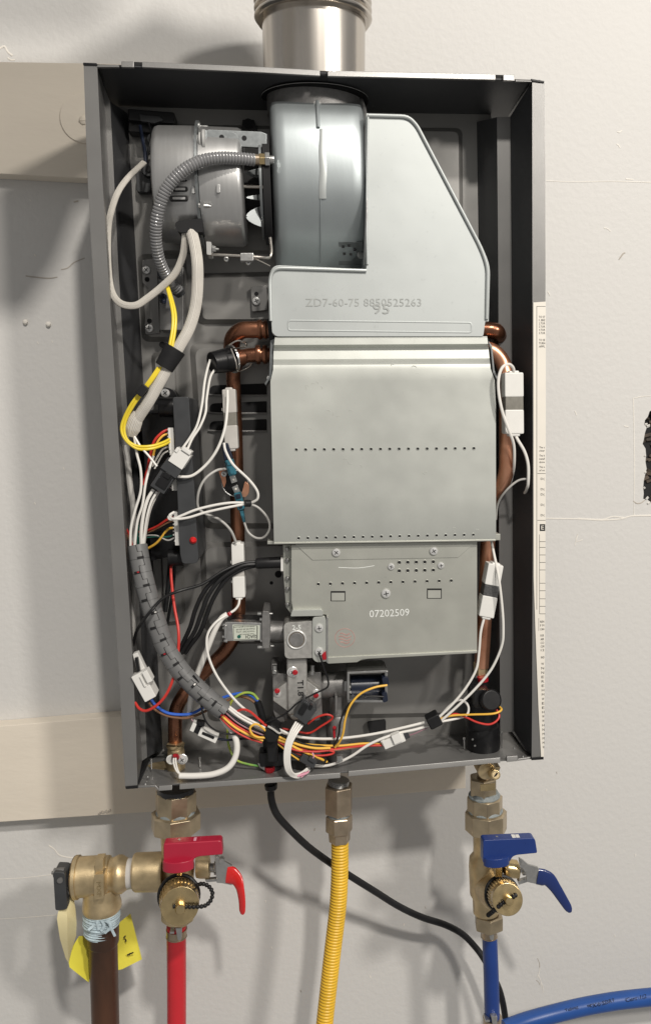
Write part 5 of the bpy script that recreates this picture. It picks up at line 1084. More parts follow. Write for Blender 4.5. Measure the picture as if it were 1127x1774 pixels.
wire('red_wire', 'dark red wire looping up behind the ribbon socket beside the gas inlet', [(488, 1262, .12), (510, 1266, .121), (535, 1270, .122), (556, 1258, .124), (573, 1247, .126), (575, 1241, .127), (564, 1238, .127), (548, 1243, .126), (533, 1254, .125)], 4.2, 'red', 'wire')
ww('short white tail poking right from the taped knot', [(482, 1263, .14), (493, 1268, .143), (504, 1274, .143)], 5)
rb = thing('ribbon_cable', 'flat grey-white four strand ribbon looping forward over the cabinet lip', 'ribbon cable', P(505, 1345, .14))
for k in range(4):
    o_ = k * 3.7
    wire('strand', '', [(513 + o_, 1250 + k * 2.0, .141), (503 + o_ * .95, 1268 + k, .146), (495 + o_ * .85, 1290, .149), (492.5 + o_ * .8, 1312, .150), (495 + o_ * .75, 1332, .149), (503 + o_ * .55, 1343 - k * .8, .146), (515 + o_ * .3, 1347 - k * 2.4, .142), (527 - 0 * o_, 1343 - k * 2.6, .137), (536, 1334 - k * 2.4, .132)], 4.4, 'wiregr' if k % 4 == 9 else 'wire', parent=rb, n=8)
b = MB(); b.bar(515, 1345, 531, 1340, 3, .144, .141); b.bar(521, 1347, 535, 1337, 2, .143, .14); b.build('pink_stripe', M['pinkw'], rb, bevel=.0003)
rs = thing('ribbon_socket', 'black multi-pin socket on top of the grey ribbon, tilted before the manifold', 'connector', P(530, 1250, .13))
b = MB(); b.bar(538, 1222, 519, 1248, 27, .146, .13); b.bar(532, 1214, 526, 1222, 14, .144, .132); b.build('housing', M['charcoal'], rs, bevel=.0005)
b = MB(); b.bar(530, 1221, 520, 1237, 10, .148, .143); b.bar(540, 1222, 536, 1229, 6, .1475, .143); b.build('latch', M['black'], rs, bevel=.0005)
b = MB(); b.bar(521, 1312, 546, 1326, 15, .138, .126); b.bar(535, 1313, 546, 1320, 8, .14, .13); o = b.build('wire_socket', M['charcoal'], bevel=.0008); tag(o, 'black socket lying among the wires right of the ribbon loop near the floor', 'connector')
wire('mauve_wire', 'thin mauve and pink leads stuck in the low black socket', [(540, 1318, .138), (543, 1310, .14), (541, 1304, .14)], 3, 'pinkw', 'wire')
# earth, mains and white sheathed sensor leads at the left floor
MC = 'mains wires at the left floor'
wire('blue_wire', 'blue mains wire from the white plug sweeping behind the split sleeve', [(262, 1212, .134), (272, 1224, .134), (290, 1235, .132), (315, 1238, .13), (335, 1235, .128), (355, 1224, .122), (378, 1212, .118), (400, 1204, .116), (420, 1201, .116), (437, 1206, .118), (450, 1219, .12)], 5.6, 'bluew', 'wire', MC)
wire('brown_wire', 'brown mains wire from the white plug under the blue one', [(258, 1217, .134), (270, 1230, .133), (290, 1240, .131), (318, 1244, .129), (338, 1240, .127), (358, 1231, .12), (385, 1218, .115), (410, 1207, .114), (430, 1210, .116), (447, 1222, .119)], 5.2, 'brownw', 'wire', MC)
wire('earth_wire', 'green and yellow earth wire arching over the blue wire to the black sheath', [(396, 1226, .116), (402, 1214, .118), (412, 1205, .119), (425, 1200, .119), (438, 1202, .119), (447, 1212, .12)], 5.2, 'greenw', 'wire')
wire('earth_wire', 'green and yellow earth wire dropping behind the white tube to the red ground nut', [(394, 1262, .11), (394, 1280, .112), (399, 1300, .116), (410, 1317, .12), (430, 1324, .122), (448, 1327, .123)], 4.4, 'greenw', 'wire')
b = MB(); b.prism([(446, 1322), (452, 1324), (464, 1334), (462, 1338), (450, 1330)], .1262, .1245); o = b.build('ring_terminal', M['zinc'], bevel=.0003); tag(o, 'bare ring terminal of the earth wire at the red ground nut', 'terminal')
wire('mains_sheath', 'black mains sheath dropping behind the taped knot to the floor grommet', [(446, 1216, .122), (452, 1235, .121), (457, 1255, .12), (462, 1290, .12), (466, 1322, .12)], 13, 'rubber', 'cable')
mp = thing('mains_plug', 'white mains plug with blue and brown wires hanging at the left flange', 'connector', P(248, 1218, .13))
b = MB(); b.bar(237, 1168, 261, 1212, 23, .143, .126, 0, 22); b.build('housing', M['white'], mp, bevel=.0008)
b = MB(); b.bar(234, 1132, 246, 1165, 9, .134, .126, 0, 16); b.bar(250, 1163, 260, 1182, 10, .146, .135); b.bar(243, 1172, 252, 1190, 4, .1445, .142); b.build('latch', M['white'], mp, bevel=.0005)
b = MB(); b.bar(236, 1140, 241, 1168, 5, .138, .13); b.build('slot', M['black'], mp)
SH = 'white sheathed sensor tubes'
wire('white_sheath', 'white sheath falling from the labelled solenoid to the black clip', [(394, 1064, .132), (383, 1072, .133), (372, 1092, .133), (360, 1122, .131), (347, 1155, .128), (336, 1185, .124), (330, 1215, .124), (328, 1241, .126)], 10, 'wire', 'sleeve', SH, n=12)
b = MB(); b.rings([(P(396, 1062, .133), 4.5 * S(.13)), (P(399, 1066, .134), 3 * S(.13))], 10); o = b.build('seal_paint', M['redpaint']); tag(o, 'dark red sealing paint blob on the white lead above the labelled solenoid', 'paint')
gw('short white lead from the lower white connector to the red paint blob', [(415, 1036, .118), (413, 1048, .122), (406, 1057, .13), (396, 1063, .134)], 4.8)
gw('long white wire from the labelled solenoid bowing down to the harness', [(392, 1066, .134), (374, 1078, .137), (361, 1096, .139), (358, 1116, .14), (362, 1140, .141), (374, 1168, .142), (392, 1195, .142), (412, 1218, .142), (428, 1232, .14)], 5)
wire('white_tube', 'thick white tube looping round the left floor to the brass outlet sensor', [(378, 1232, .132), (391, 1252, .134), (402, 1266, .136), (410, 1287, .138), (408, 1310, .139), (395, 1330, .14), (370, 1341, .14), (340, 1344, .139), (311, 1344, .138)], 11, 'wire', 'sleeve', SH, n=12)
for k in range(2): gw('thin lead from the thick white tube up to the red sensor bead, %s one' % ('left' if k == 0 else 'right'), [(313, 1343, .137), (305 + 3 * k, 1334, .136), (301 + 4 * k, 1322, .135), (301 + 3.4 * k, 1313, .134)], 3.4)
wire('mauve_wire', 'two thin dark leads leaving the end of the white sheath', [(329, 1240, .126), (334, 1249, .128), (340, 1255, .13)], 3, 'purplew', 'wire')
ck = thing('wire_plug', 'white and black plug hanging level behind the split sleeve end', 'connector', P(358, 1282, .12))
b = MB(); b.bar(331, 1259, 338, 1262, 15, .135, .125); b.bar(345, 1268, 376, 1282, 14, .135, .125); b.build('housing', M['white'], ck, bevel=.0006)
b = MB(); b.bar(336, 1262, 346, 1267, 13, .134, .125); b.bar(350, 1270, 371, 1279, 5, .1356, .133); b.bar(340, 1254, 354, 1256, 7, .134, .126); b.build('mate', M['black'], ck, bevel=.0005)
wire('black_wire', 'black wire from the level plug running right along the floor to the taped knot', [(377, 1280, .13), (395, 1282, .131), (420, 1280, .132), (445, 1279, .134), (460, 1279, .136)], 5, 'bluecap', 'wire')

# ------------------------------------------------------------------ brass outlet flange on the cabinet floor, left
of = thing('outlet_flange', 'brass outlet fitting with oval flange on the left cabinet floor, red sensor bead in front', 'pipe fitting', P(304, 1338, .105))
b = MB(); c = [(256, 1333), (262, 1329), (285, 1325), (305, 1324), (326, 1324), (345, 1327), (350, 1331), (346, 1334), (328, 1339), (305, 1341), (285, 1341), (264, 1338)]
z_ = P(304, 1334, .1).z; pts = []
for u, v in c:
    r = ROT @ Vector(((u - CX) / FPX, -(v - CY) / FPX, -1)); t = (z_ - CAM_LOC.z) / r.z; pts.append(CAM_LOC + r * t)
b.prism3(pts, Vector((0, 0, .004))); b.build('flange', M['brass'], of, bevel=.0006)
b = MB(); b.stack([(304, 1288, 14), (304, 1293, 15), (304.5, 1296, 13.5), (305, 1300, 14.5), (305, 1316, 15.5), (305, 1336, 16)], .105, 28); b.build('body', M['brass'], of)
b = MB(); b.tube(px([(289, 1292, .108), (304, 1293, .124), (314, 1292, .118), (319, 1288, .112)]), 1.6 * S(.11), 6); b.build('spring_clip', M['brassb'], of)
b = MB(); b.rings([(P(297, 1316, .119), 9 * S(.12)), (P(297, 1316, .1235), 9 * S(.12))], 20, (0, -1, 0)); b.build('sensor_boss', M['white'], of, bevel=.0004)
screw(of, 316, 1315, .124, 9.5, 'washer', .5)
b = MB(); b.rings([(P(304, 1312, .124), 7 * S(.12)), (P(304, 1311, .1295), 6.4 * S(.12)), (P(303, 1309, .1325), 3 * S(.12))], 14, (0, -1, 0)); b.build('sensor_bead', M['redpaint'], of)

# ------------------------------------------------------------------ plumbing below the cabinet
def hexnut(b, u, v0, v1, hw, d, ph=.5, ch=2.2, n=6):
    """standing hexagon nut with chamfered ends"""
    b.stack([(u, v0, hw * .9), (u, v0 + ch, hw), (u, v1 - ch, hw), (u, v1, hw * .9)], d, n, ph)
def place_hex(parent, name, u, v0, v1, hw, d, m, ph=.5, n=6):
    b = MB(); hexnut(b, u, v0, v1, hw, d, ph, 2.2, n); return b.build(name, M[m], parent, bevel=.0004)
hv = thing('hot_water_valve', 'brass hot water service valve with red handles under the left of the cabinet', 'valve', P(306, 1620, .1))
DH = .098
place_hex(hv, 'union_nut', 305, 1369, 1408, 35.5, DH, 'machined_brass' if False else 'brassm', .1, 8)
b = MB(); b.stack([(305, 1364, 30), (305, 1372, 33)], DH, 32); b.build('washer', M['charcoal'], hv)
b = MB(); b.stack([(305, 1400, 32), (305, 1405, 34.5), (305, 1408, 34)], DH, 36); b.build('sealant_ring', M['sealant'], hv)
place_hex(hv, 'union_nut', 305, 1406, 1438, 43, DH, 'brassm', .1, 8)
b = MB(); b.stack([(305, 1436, 27), (306, 1480, 25.5), (306, 1492, 29), (307, 1500, 30), (307, 1560, 28), (307, 1574, 27)], DH, 36); b.build('body', M['brass'], hv, ang=40)
b = MB(); b.prism(rnd([(279, 1565), (336, 1562), (335, 1596), (318, 1608), (292, 1607), (279, 1598)], 3), .115, .085); b.build('lower_lug', M['brass'], hv, bevel=.002)
b = MB(); b.rings([(P(309, 1540, .105), 31 * S(.1)), (P(309, 1545, .125), 30 * S(.12)), (P(309, 1550, .135), 27 * S(.13))], 32); b.build('drain_port', M['brass'], hv)
b = MB(); a = P(310, 1552, .138); c = P(312, 1570, .166); ax = c - a
b.rings([(a, 31 * S(.15)), (a + ax * .1, 33 * S(.15)), (c - ax * .1, 33 * S(.15)), (c, 32.5 * S(.15))], 48, ax); b.build('drain_cap', M['brassb'], hv, bevel=.0004)
def knurl(parent, a, ax, r, n=34):
    axn = ax.normalized(); ref = Vector((0, 0, 1)); x = (ref - axn * ref.dot(axn)).normalized(); y = axn.cross(x); b = MB()
    for k in range(n):
        t = 2 * math.pi * k / n; c0 = a + ax * .18 + (x * math.cos(t) + y * math.sin(t)) * r; b.tube([c0, c0 + ax * .5], .0008, 6, smooth=False)
    return b.build('knurling', M['brassb'], parent, kind='stuff')
knurl(hv, a - ax * .1, ax, 33 * S(.15))
b = MB(); b.tube([a - ax * .05 + (Vector((1, 0, 0)) * math.cos(t) + ax.cross(Vector((1, 0, 0))).normalized() * math.sin(t)) * 35.5 * S(.15) for t in [i * math.pi / 16 for i in range(33)]], .0016, 8, smooth=False); b.build('retaining_ring', M['rubber'], hv)
b = MB(); b.rings([(c, 9.5 * S(.16)), (c + ax * .28, 9 * S(.16)), (c + ax * .34, 7.5 * S(.16))], 20, ax); b.build('cap_stud', M['brassb'], hv)
b = MB(); cpt = [(300, 1570, .168), (322, 1571, .169), (340, 1571, .168), (355, 1569, .165), (365, 1560, .16), (368, 1547, .155), (362, 1536, .15), (350, 1531, .146), (338, 1535, .142)]
q = px(cpt); b.tube(q, 3.6 * S(.16), 10, 12, 0, rf=(.0008, lambda k: (1.0, 1.15, 1.0, .62)[k % 4])); b.build('retaining_chain', M['rubber'], hv)
b = MB(); b.stack([(340, 1500, 20), (347, 1501, 20.5), (363, 1502, 20), (364, 1502, 14)], .1, 28, axis=(1, 0, 0)); b.build('stem_port', M['brass'], hv, bevel=.0005)
b = MB(); b.stack([(363, 1503, 8), (372, 1504, 8)], .1, 12, axis=(1, 0, 0)); b.stack([(371, 1504, 12), (377, 1504, 12)], .1, 6, axis=(1, 0, 0)); b.build('stem_nut', M['zinc'], hv, bevel=.0004)
b = MB(); b.prism(rnd([(372, 1484), (376, 1482), (384, 1490), (402, 1500), (402, 1534), (383, 1530), (375, 1530)], 2), .113, .1105); b.prism([(355, 1524), (376, 1522), (378, 1527), (357, 1529)], .108, .104); b.disc(384, 1492, .115, .11, 5, 14); b.build('lever_plate', M['zinc'], hv, bevel=.0005)
def lever(parent, name, pts, w, th, m, d0):
    """bent flat lever: pts (u, v, d) centre line, w half width list in px"""
    q = px(pts); b = MB(); b.tube(q, [x * S(.12) for x in w], 14, 6, 0, th); return b.build(name, M[m], parent, ang=60)
lever(hv, 'lever_grip', [(393, 1515, .112), (402, 1517, .113), (411, 1525, .116), (416, 1540, .12), (419, 1560, .122), (419.5, 1578, .122), (419, 1584, .122)], [17, 17, 13, 9, 7.5, 6.5, 3], .32, 'redvinyl', .11)
# handle of the isolation valve
def handle(parent, P4, m, lip):
    b = MB(); b.prism(P4['bar'], P4['d'], P4['d'] - .0105); h = b.build('handle', M[m], parent, bevel=.0014, seg=3)
    b = MB(); u, v, r = P4['hub']; cc = P(u, v, P4['d'] - .001); cz = P(u, v + P4['hh'], P4['d'] - .001)
    b.rings([(cc, r * .95 * S(.15)), (cc + (cz - cc) * .1, r * S(.15)), (cz, r * S(.15)), (cz + (cz - cc) * .06, r * .93 * S(.15))], 40, (0, 0, 1), ell=(.55, 1)); b.build('handle_hub', M[m], h, bevel=.0005)
    b = MB(); u, v, r = P4['hole']; cc = P(u, v, P4['d'] - .006); b.rings([(cc, r * S(.13)), (cc + Vector((0, 0, .0012)), r * S(.13))], 20, (0, 0, 1)); b.build('handle_recess', M['redpaint' if m == 'redplast' else 'bluecap'], h)
    b = MB(); b.rings([(cc, r * .4 * S(.13)), (cc + Vector((0, 0, .0022)), r * .3 * S(.13))], 12, (0, 0, 1)); b.build('handle_screw', M['zinc'], h)
handle(hv, dict(bar=rnd([(283, 1462), (384, 1456), (386, 1481), (338, 1485), (334, 1495), (283, 1500)], [4, 6, 3, 12, 4, 4]), d=.152, hub=(309, 1488, 27), hh=17, hole=(311, 1458, 8)), 'redplast', 0)
b = MB(); b.prism([(306, 1500), (315, 1500), (315, 1518), (306, 1518)], .142, .12); b.build('handle_stem', M['brassb'], hv, bevel=.0006)
b = MB()
for u in (337, 344, 352): 
    cc = P(u, 1459.2, .152); b.box(cc + Vector((0, .005, .0002)), .0011, .0028, .0002)
b.build('moulded_mark', M['pinkw'], hv)
# horizontal branch to the relief valve
b = MB(); b.stack([(232, 1511, 31), (236, 1511, 33), (284, 1510, 34)], DH, 36, axis=(1, 0, 0)); b.build('branch_socket', M['brass'], hv, bevel=.0006)
rv = thing('relief_valve', 'brass pressure relief valve with grey lever at far left, yellow tags hanging on it', 'relief valve', P(175, 1580, .1))
b = MB(); b.stack([(219, 1514, 26), (236, 1512, 26)], DH, 32, axis=(1, 0, 0)); b.build('thread_collar', M['clear'], rv)
b = MB(); rows = [(129, 35), (131, 37), (137, 37), (138, 34.5), (175, 34), (190, 33), (192, 29), (197, 29), (200, 31), (206, 33), (212, 32.5), (217, 29), (222, 26), (224, 24)]
b.rings([(P(u, 1520 - (u - 130) * .07, DH), r * S(DH)) for u, r in rows], 40, (1, 0, 0)); b.build('body', M['brass'], rv, ang=40)
b = MB(); b.rings([(P(u, 1520, DH), r * S(DH)) for u, r in [(117, 20), (123, 27), (129, 36)]], 32, (1, 0, 0)); b.build('bonnet', M['steel'], rv)
b = MB(); b.stack([(175, 1535, 30), (176, 1556, 31), (177, 1566, 33), (177, 1573, 33), (177, 1580, 28)], DH, 36); b.build('outlet', M['brass'], rv, ang=40)
b = MB(); b.prism(rnd([(163, 1516), (180, 1514), (180, 1557), (163, 1559)], 2), .1225, .112); b.prism([(165, 1490), (179, 1489), (178, 1518), (165, 1518)], .119, .108); b.build('cast_rib', M['brass'], rv, bevel=.0009)
text('lettering', 'MXF', 171.5, 1541, .1228, 7, M['brassb'], rv, 27, math.pi / 2)
b = MB(); b.prism(rnd([(92, 1511), (113, 1512), (117, 1576), (96, 1578)], [4, 5, 5, 4]), .118, .1); b.build('test_lever', M['charcoal'], rv, bevel=.002, seg=3)
b = MB(); b.rings([(P(94, 1512, .112), 8 * S(.11)), (P(112, 1511, .112), 8 * S(.11))], 18, (1, 0, 0)); b.disc(104, 1526, .1195, .117, 5, 16); b.stack([(90, 1512, 3), (95, 1512, 3)], .112, 10, axis=(1, 0, 0)); b.build('lever_pin', M['castdk'], rv)
b = MB(); b.rings([(P(112, 1516, .104), 6 * S(.1)), (P(120, 1517, .1), 6 * S(.1))], 14, (1, 0, 0)); b.build('stem', M['zinc'], rv)
b = MB(); rows = []
for k in range(40):
    v = 1576 + k * 1.05; rows.append((177 - k * .06, v, 30.5 - (2.5 if v > 1600 else 0) + .9 * math.sin(k * 1.6) + random.uniform(-.7, .7)))
b.stack(rows, DH, 36); b.build('thread_tape', M['teflon'], rv, ang=60)
b = MB()
for k in range(5):
    u = 160 + k * 8; b.tube(px([(u, 1592 + random.uniform(0, 10), .113 + .003 * math.sin(k / 9 * 3.14)), (u + random.uniform(-8, 10), 1604, .1135 + .003 * math.sin(k / 9 * 3.14)), (u + random.uniform(-8, 10), 1614 + random.uniform(-4, 8), .1155)]), 2.6 * S(.11), 6, 4, 0, .25)
b.build('paste_smear', M['teflon'], rv)
dp = thing('drain_pipe', 'dark weathered copper drain pipe running down out of frame from the relief valve', 'pipe', P(182, 1774, .098))
b = MB(); b.stack([(178.5, 1602, 27.5), (179, 1632, 27), (179.3, 1636, 25)], DH, 36); b.build('coupling', M['copperold'], dp, ang=30)
b = MB(); b.stack([(179, 1630, 24.3), (183, 1774, 23.8), (187.5, 1940, 23.5)], DH, 36); b.build('tube', M['copperold'], dp)
# tags hung from the relief valve
tg = thing('warning_tag', 'curled yellow warning tag hanging behind the drain pipe', 'tag', P(180, 1690, .08))
def sheet3(pts_rows, m, name, parent, th=.0004):
    nr = len(pts_rows); nc = len(pts_rows[0]); b = MB(); f = [[P(*p) for p in r] for r in pts_rows]
    vs = [p for r in f for p in r]; vs2 = [p + Vector((0, th, 0)) for p in vs]
    fs = [[i * nc + k, i * nc + k + 1, (i + 1) * nc + k + 1, (i + 1) * nc + k] for i in range(nr - 1) for k in range(nc - 1)]
    b.add(vs, fs); b.add(vs2, fs); return b.build(name, M[m], parent, ang=60)
sheet3([[(118, 1662, .105), (126, 1640, .1), (137, 1622, .095), (160, 1620, .082), (205, 1600, .066), (226, 1583, .058)],
        [(121, 1676, .106), (133, 1668, .1), (148, 1660, .092), (170, 1650, .08), (210, 1633, .066), (236, 1622, .058)],
        [(154, 1702, .1), (155, 1698, .097), (157, 1690, .09), (178, 1686, .08), (212, 1679, .068), (246, 1662, .06)]], 'tag', 'tag_sheet', tg)
b = MB()
for u, v in [(216, 1623), (218, 1629), (226, 1652), (229, 1651), (223, 1654)]: b.box(P(u, v, .068), .0013, .0004, .0005, 0, Matrix.Rotation(u, 3, 'Y'))
b.build('printed_mark', M['ink'], tg)
tg2 = thing('warning_tag', 'pale curled tag hanging from the relief valve lever left of the drain pipe', 'tag', P(120, 1670, .1))
sheet3([[(116, 1545, .112), (122, 1550, .108), (128, 1556, .1)], [(101, 1580, .116), (116, 1578, .114), (131, 1576, .104)], [(99, 1592, .118), (117, 1592, .118), (133, 1600, .106)], [(104, 1626, .116), (117, 1630, .118), (132, 1622, .106)], [(114, 1660, .112), (119, 1668, .112), (124, 1648, .106)]], 'tagclear', 'tag_sheet', tg2)
wire('tag_tie', 'thin clear tie holding the pale tag to the relief valve bonnet', [(122, 1528, .112), (117, 1540, .113), (124, 1554, .11), (128, 1540, .11), (122, 1528, .112)], 2, 'clear', 'tie')

def clamp(parent, u, v0, v1, hw, d):
    b = MB(); b.stack([(u, v0, hw), (u, v1, hw)], d, 28); b.stack([(u, v0 - .6, hw * 1.04), (u, v0 + 1, hw * 1.04)], d, 28); b.stack([(u, v1 - 1, hw * 1.04), (u, v1 + .6, hw * 1.04)], d, 28); o = b.build('clamp_ring', M['nickel'], parent, bevel=.0003)
    b = MB(); b.prism(rnd([(u - 2, v0 - 1), (u + 9, v0 - 1), (u + 8, v1 + 7), (u + 2, v1 + 7)], 2), d + hw * S(d) + .003, d + hw * S(d) - .002); b.prism([(u - 12, v0 + 5), (u - 4, v0 + 5), (u - 4, v0 + 9), (u - 12, v0 + 9)], d + hw * S(d) + .0005, d); b.build('clamp_ear', M['zinc'], parent, bevel=.0006)
rp = thing('red_pipe', 'bright red plastic water pipe clamped below the red handled valve', 'pipe', P(306, 1774, .098))
b = MB(); b.stack([(305.5, 1604, 17), (306, 1700, 16.8), (306, 1774, 16.8), (306.5, 1940, 16.8)], DH, 36); b.build('tube', M['pexred'], rp)
clamp(rp, 306, 1609, 1622, 18, DH)

# ---- gas line
gl = thing('gas_hose', 'yellow corrugated gas hose hanging from nickel hex nuts under the middle of the cabinet', 'gas hose', P(560, 1774, .1))
b = MB(); rows = [(587 - .2 * k, 1350 + k * 1.3, 18.5 + 1.1 * (k % 2)) for k in range(8)]; b.stack(rows, .1, 28); b.build('thread', M['zinc'], gl)
place_hex(gl, 'adapter_nut', 586.5, 1359, 1408, 26.5, .1, 'nickel', .15)
b = MB(); b.stack([(586.5, 1404, 21), (586.5, 1418, 19)], .1, 28); b.build('thread', M['sealant'], gl)
place_hex(gl, 'flare_nut', 587, 1412, 1441, 24.5, .1, 'nickel', .4)
b = MB(); b.stack([(587.5, 1438, 20.5), (588, 1457, 19.5)], .1, 6, .4); b.build('nut_skirt', M['nickel'], gl, bevel=.0006)
hp_ = [(588.5, 1452, .1), (588.5, 1490, .1), (587.5, 1530, .1), (585, 1570, .1), (580.5, 1610, .1), (575, 1655, .101), (570, 1700, .102), (565, 1745, .104), (560, 1790, .106), (551, 1850, .108), (540, 1920, .11)]
b = MB(); b.tube(px(hp_), 15.8 * S(.1), 28, 14, 0, rf=(.00072, lambda k: (1.0, 1.0, .94, .86)[k % 4])); b.build('corrugated_hose', M['gasyel'], gl, ang=60)

# ---- mains cord under the cabinet
b = MB(); cpts = [(469, 1357, .1), (470, 1385, .1), (480, 1412, .098), (505, 1440, .094), (535, 1468, .088), (572, 1495, .08), (610, 1520, .07), (650, 1545, .06), (690, 1570, .05), (730, 1589, .042), (770, 1602, .036), (800, 1618, .034), (822, 1640, .036), (838, 1662, .04), (854, 1692, .044), (867, 1724, .046), (875, 1770, .046), (880, 1850, .046)]
b.tube(px(cpts), 6.3 * S(.07), 14, 8); mc = b.build('power_cord', M['rubber']); tag(mc, 'black power cord leaving the cabinet floor and curving behind the gas hose to the right', 'cord')
b = MB(); b.stack([(469, 1359, 11.5), (469.5, 1366, 11), (470, 1369, 8)], .1, 20); b.build('strain_relief', M['black'], None).parent = None
sr = bpy.data.objects['strain_relief']; tag(sr, 'black strain relief collar of the power cord under the cabinet floor', 'collar')

# ---- cold water valve
cv = thing('cold_water_valve', 'brass cold water service valve with blue handles under the right of the cabinet', 'valve', P(838, 1620, .1))
DC = .098
b = MB(); b.stack([(838, 1322, 12), (838, 1350, 13)], DC, 24); b.build('tail_pipe', M['nickel'], cv)
b = MB(); b.disc(843, 1336, .122, .1, 17, 28); b.prism(rnd([(826, 1330), (868, 1328), (860, 1344), (846, 1352), (832, 1346)], 5), .118, .095); b.build('drain_boss', M['brass'], cv, bevel=.001)
b = MB(); a2 = P(852, 1340, .122); c2 = P(858, 1342.5, .140); ax2 = c2 - a2; b.rings([(a2, 8.6 * S(.13)), (c2, 8.6 * S(.13))], 22, ax2); b.build('drain_plug', M['brassb'], cv, bevel=.0003)
b = MB(); b.rings([(c2, 6.4 * S(.14)), (c2 + ax2 * .012, 6.4 * S(.14))], 22, ax2); b.build('plug_recess', M['brass'], cv)
b = MB(); b.box(c2 + ax2 * .02, .0022, .0003, .0007, 0, Matrix.Rotation(-.9, 3, 'Y')); b.build('plug_slot', M['dark'], cv)
place_hex(cv, 'union_nut', 836, 1345, 1376, 26.5, DC, 'brassm', .15)
b = MB(); b.box(P(844, 1364, .1215), .0068, .0004, .0032); b.build('stamped_plate', M['brassb'], cv, bevel=.0002)
text('lettering', '\u2192', 844, 1364, .1222, 4, M['ink'], cv, 7) if False else None
b = MB(); b.stack([(838, 1371, 25), (838, 1377, 29.5), (838, 1380, 29)], DC, 32); b.build('sealant_ring', M['sealant'], cv)
place_hex(cv, 'union_nut', 839, 1378, 1406, 33, DC, 'brassm', .1, 8)
b = MB(); b.stack([(840, 1399, 30), (840, 1403, 32.5), (840, 1407, 32)], DC, 32); b.build('sealant_ring', M['sealant'], cv)
place_hex(cv, 'union_nut', 841, 1404, 1439, 39, DC, 'brassm', .12, 8)
b = MB(); b.stack([(841, 1436, 24), (841, 1470, 23.5), (841, 1478, 24), (841, 1486, 31), (841, 1500, 32), (841, 1548, 30), (841, 1556, 25), (841, 1580, 24)], DC, 36); b.build('body', M['brass'], cv, ang=40)
b = MB(); b.rings([(P(848, 1535, .1), 33 * S(.1)), (P(860, 1548, .125), 32 * S(.12)), (P(864, 1553, .135), 29 * S(.13))], 32); b.build('drain_port', M['brass'], cv)
place_hex(cv, 'tail_nut', 846, 1582, 1607, 28.5, DC, 'brassm', .12)
a = P(869, 1549, .138); c = P(878.5, 1558.5, .166); ax = c - a
b = MB(); b.rings([(a, 28 * S(.15)), (a + ax * .1, 29 * S(.15)), (c - ax * .1, 28.6 * S(.15)), (c, 28 * S(.15))], 48, ax); b.build('drain_cap', M['brassb'], cv, bevel=.0004)
knurl(cv, a - ax * .1, ax, 29 * S(.15))
b = MB(); b.tube([a - ax * .05 + (Vector((1, 0, 0)) * math.cos(t) + ax.cross(Vector((1, 0, 0))).normalized() * math.sin(t)) * 31 * S(.15) for t in [i * math.pi / 16 for i in range(33)]], .0016, 8, smooth=False); b.build('retaining_ring', M['rubber'], cv)
b = MB(); b.rings([(c, 8.5 * S(.16)), (c + ax * .28, 8 * S(.16)), (c + ax * .34, 6.8 * S(.16))], 20, ax); b.build('cap_stud', M['brassb'], cv)
b = MB(); q = px([(893, 1550, .166), (886, 1555, .169), (872, 1563, .169), (862, 1571, .167), (853, 1579, .162), (844, 1586, .152)]); b.tube(q, 4 * S(.16), 10, 12, 0, rf=(.0008, lambda k: (1.0, 1.15, 1.0, .62)[k % 4])); b.build('retaining_chain', M['rubber'], cv)
b = MB(); b.stack([(872, 1504, 15), (878, 1504, 17), (896, 1506, 17), (898, 1506, 12)], .106, 28, axis=(1, 0, 0)); b.build('stem_port', M['brassb'], cv, bevel=.0005)
b = MB(); b.stack([(897, 1505, 7), (904, 1505, 7)], .108, 12, axis=(1, 0, 0)); b.stack([(903, 1506, 11), (908, 1506, 11)], .108, 6, axis=(1, 0, 0)); b.build('stem_nut', M['zinc'], cv, bevel=.0004)
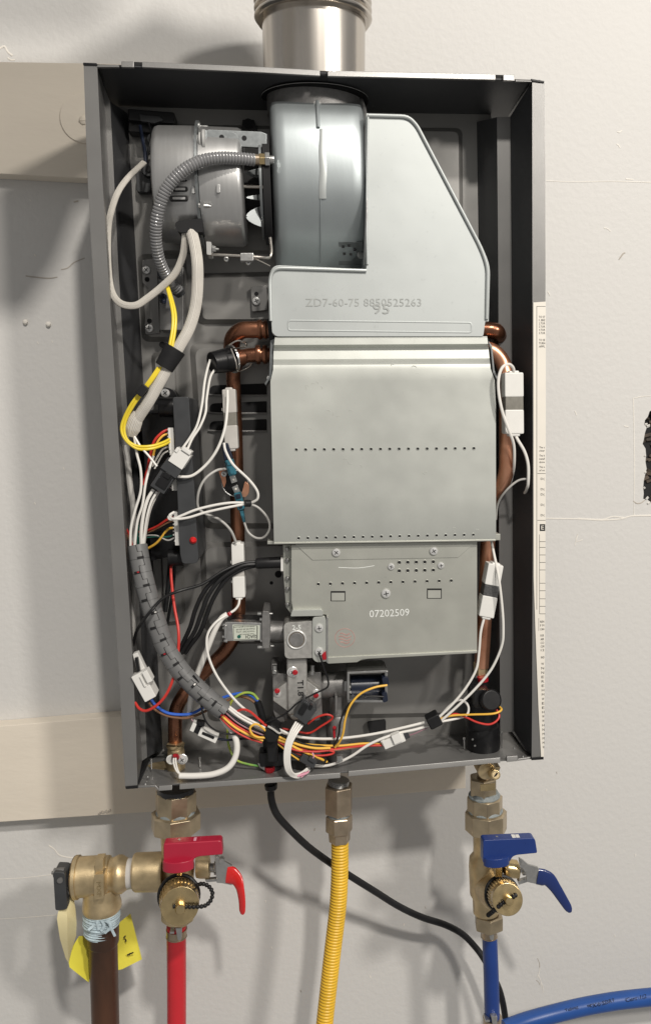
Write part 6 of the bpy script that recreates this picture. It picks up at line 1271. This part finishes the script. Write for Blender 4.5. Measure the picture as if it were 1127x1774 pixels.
b = MB(); b.prism(rnd([(898, 1486), (905, 1490), (914, 1498), (932, 1503), (930, 1532), (912, 1528), (910, 1512), (900, 1500)], 2), .118, .1155); b.prism([(896, 1527), (912, 1522), (913, 1528), (898, 1533)], .112, .108); b.build('lever_plate', M['zinc'], cv, bevel=.0005)
lever(cv, 'lever_grip', [(930, 1518, .117), (940, 1520, .118), (950, 1524, .119), (961, 1538, .121), (972, 1555, .123), (982, 1571, .124), (985, 1578, .124), (985, 1581, .124)], [16, 16.5, 14, 11, 9.5, 8, 5.5, 2.5], .30, 'bluevinyl', .11)
handle(cv, dict(bar=rnd([(836, 1456), (926, 1452), (930, 1478), (888, 1482), (882, 1494), (836, 1496)], [4, 6, 3, 10, 4, 4]), d=.152, hub=(859, 1483, 24.5), hh=14, hole=(860, 1453, 7)), 'blueplast', 0)
b = MB(); b.prism([(857, 1496), (869, 1496), (869, 1520), (857, 1520)], .140, .118); b.build('handle_stem', M['brassb'], cv, bevel=.0006)
b = MB()
for u in (891, 898): 
    cc = P(u, 1453.6, .152); b.box(cc + Vector((0, .005, .0002)), .0016, .0028, .0002)
b.build('moulded_mark', M['white'], cv)
bp2 = thing('blue_pipe', 'dark blue plastic water pipe standing below the blue handled valve', 'pipe', P(850, 1774, .098))
b = MB(); b.stack([(846.5, 1602, 14.2), (850, 1690, 14.4), (852, 1774, 14.6), (855, 1940, 14.6)], DC, 36); b.build('tube', M['pexblue'], bp2)
clamp(bp2, 846.5, 1609, 1622, 15.5, DC); clamp(bp2, 852, 1762, 1776, 17.5, DC)
bq = thing('blue_pipe', 'brighter blue printed water pipe running off to the right bottom corner', 'pipe', P(1000, 1774, .06))
qq = [(872, 1784, .07), (910, 1770, .062), (960, 1756, .056), (1010, 1744, .05), (1060, 1735, .046), (1100, 1730, .044), (1140, 1726, .042), (1240, 1716, .04)]
b = MB(); b.tube(px(qq), 16.5 * S(.05), 32, 10); b.build('tube', M['pexblue2'], bq)
for u, v, s, w, r in [(976, 1752.5, 'Potable Tubing', 58, -.235), (1040, 1738.5, 'PEX-b SDR9', 54, -.175), (1101, 1729, 'Cert 1/2', 42, -.11)]:
    text('lettering', s, u, v, .052 + 16.9 * S(.05) - (u - 976) * .00006, 9, M['bluecap'], bq, w, r)
clampx = None
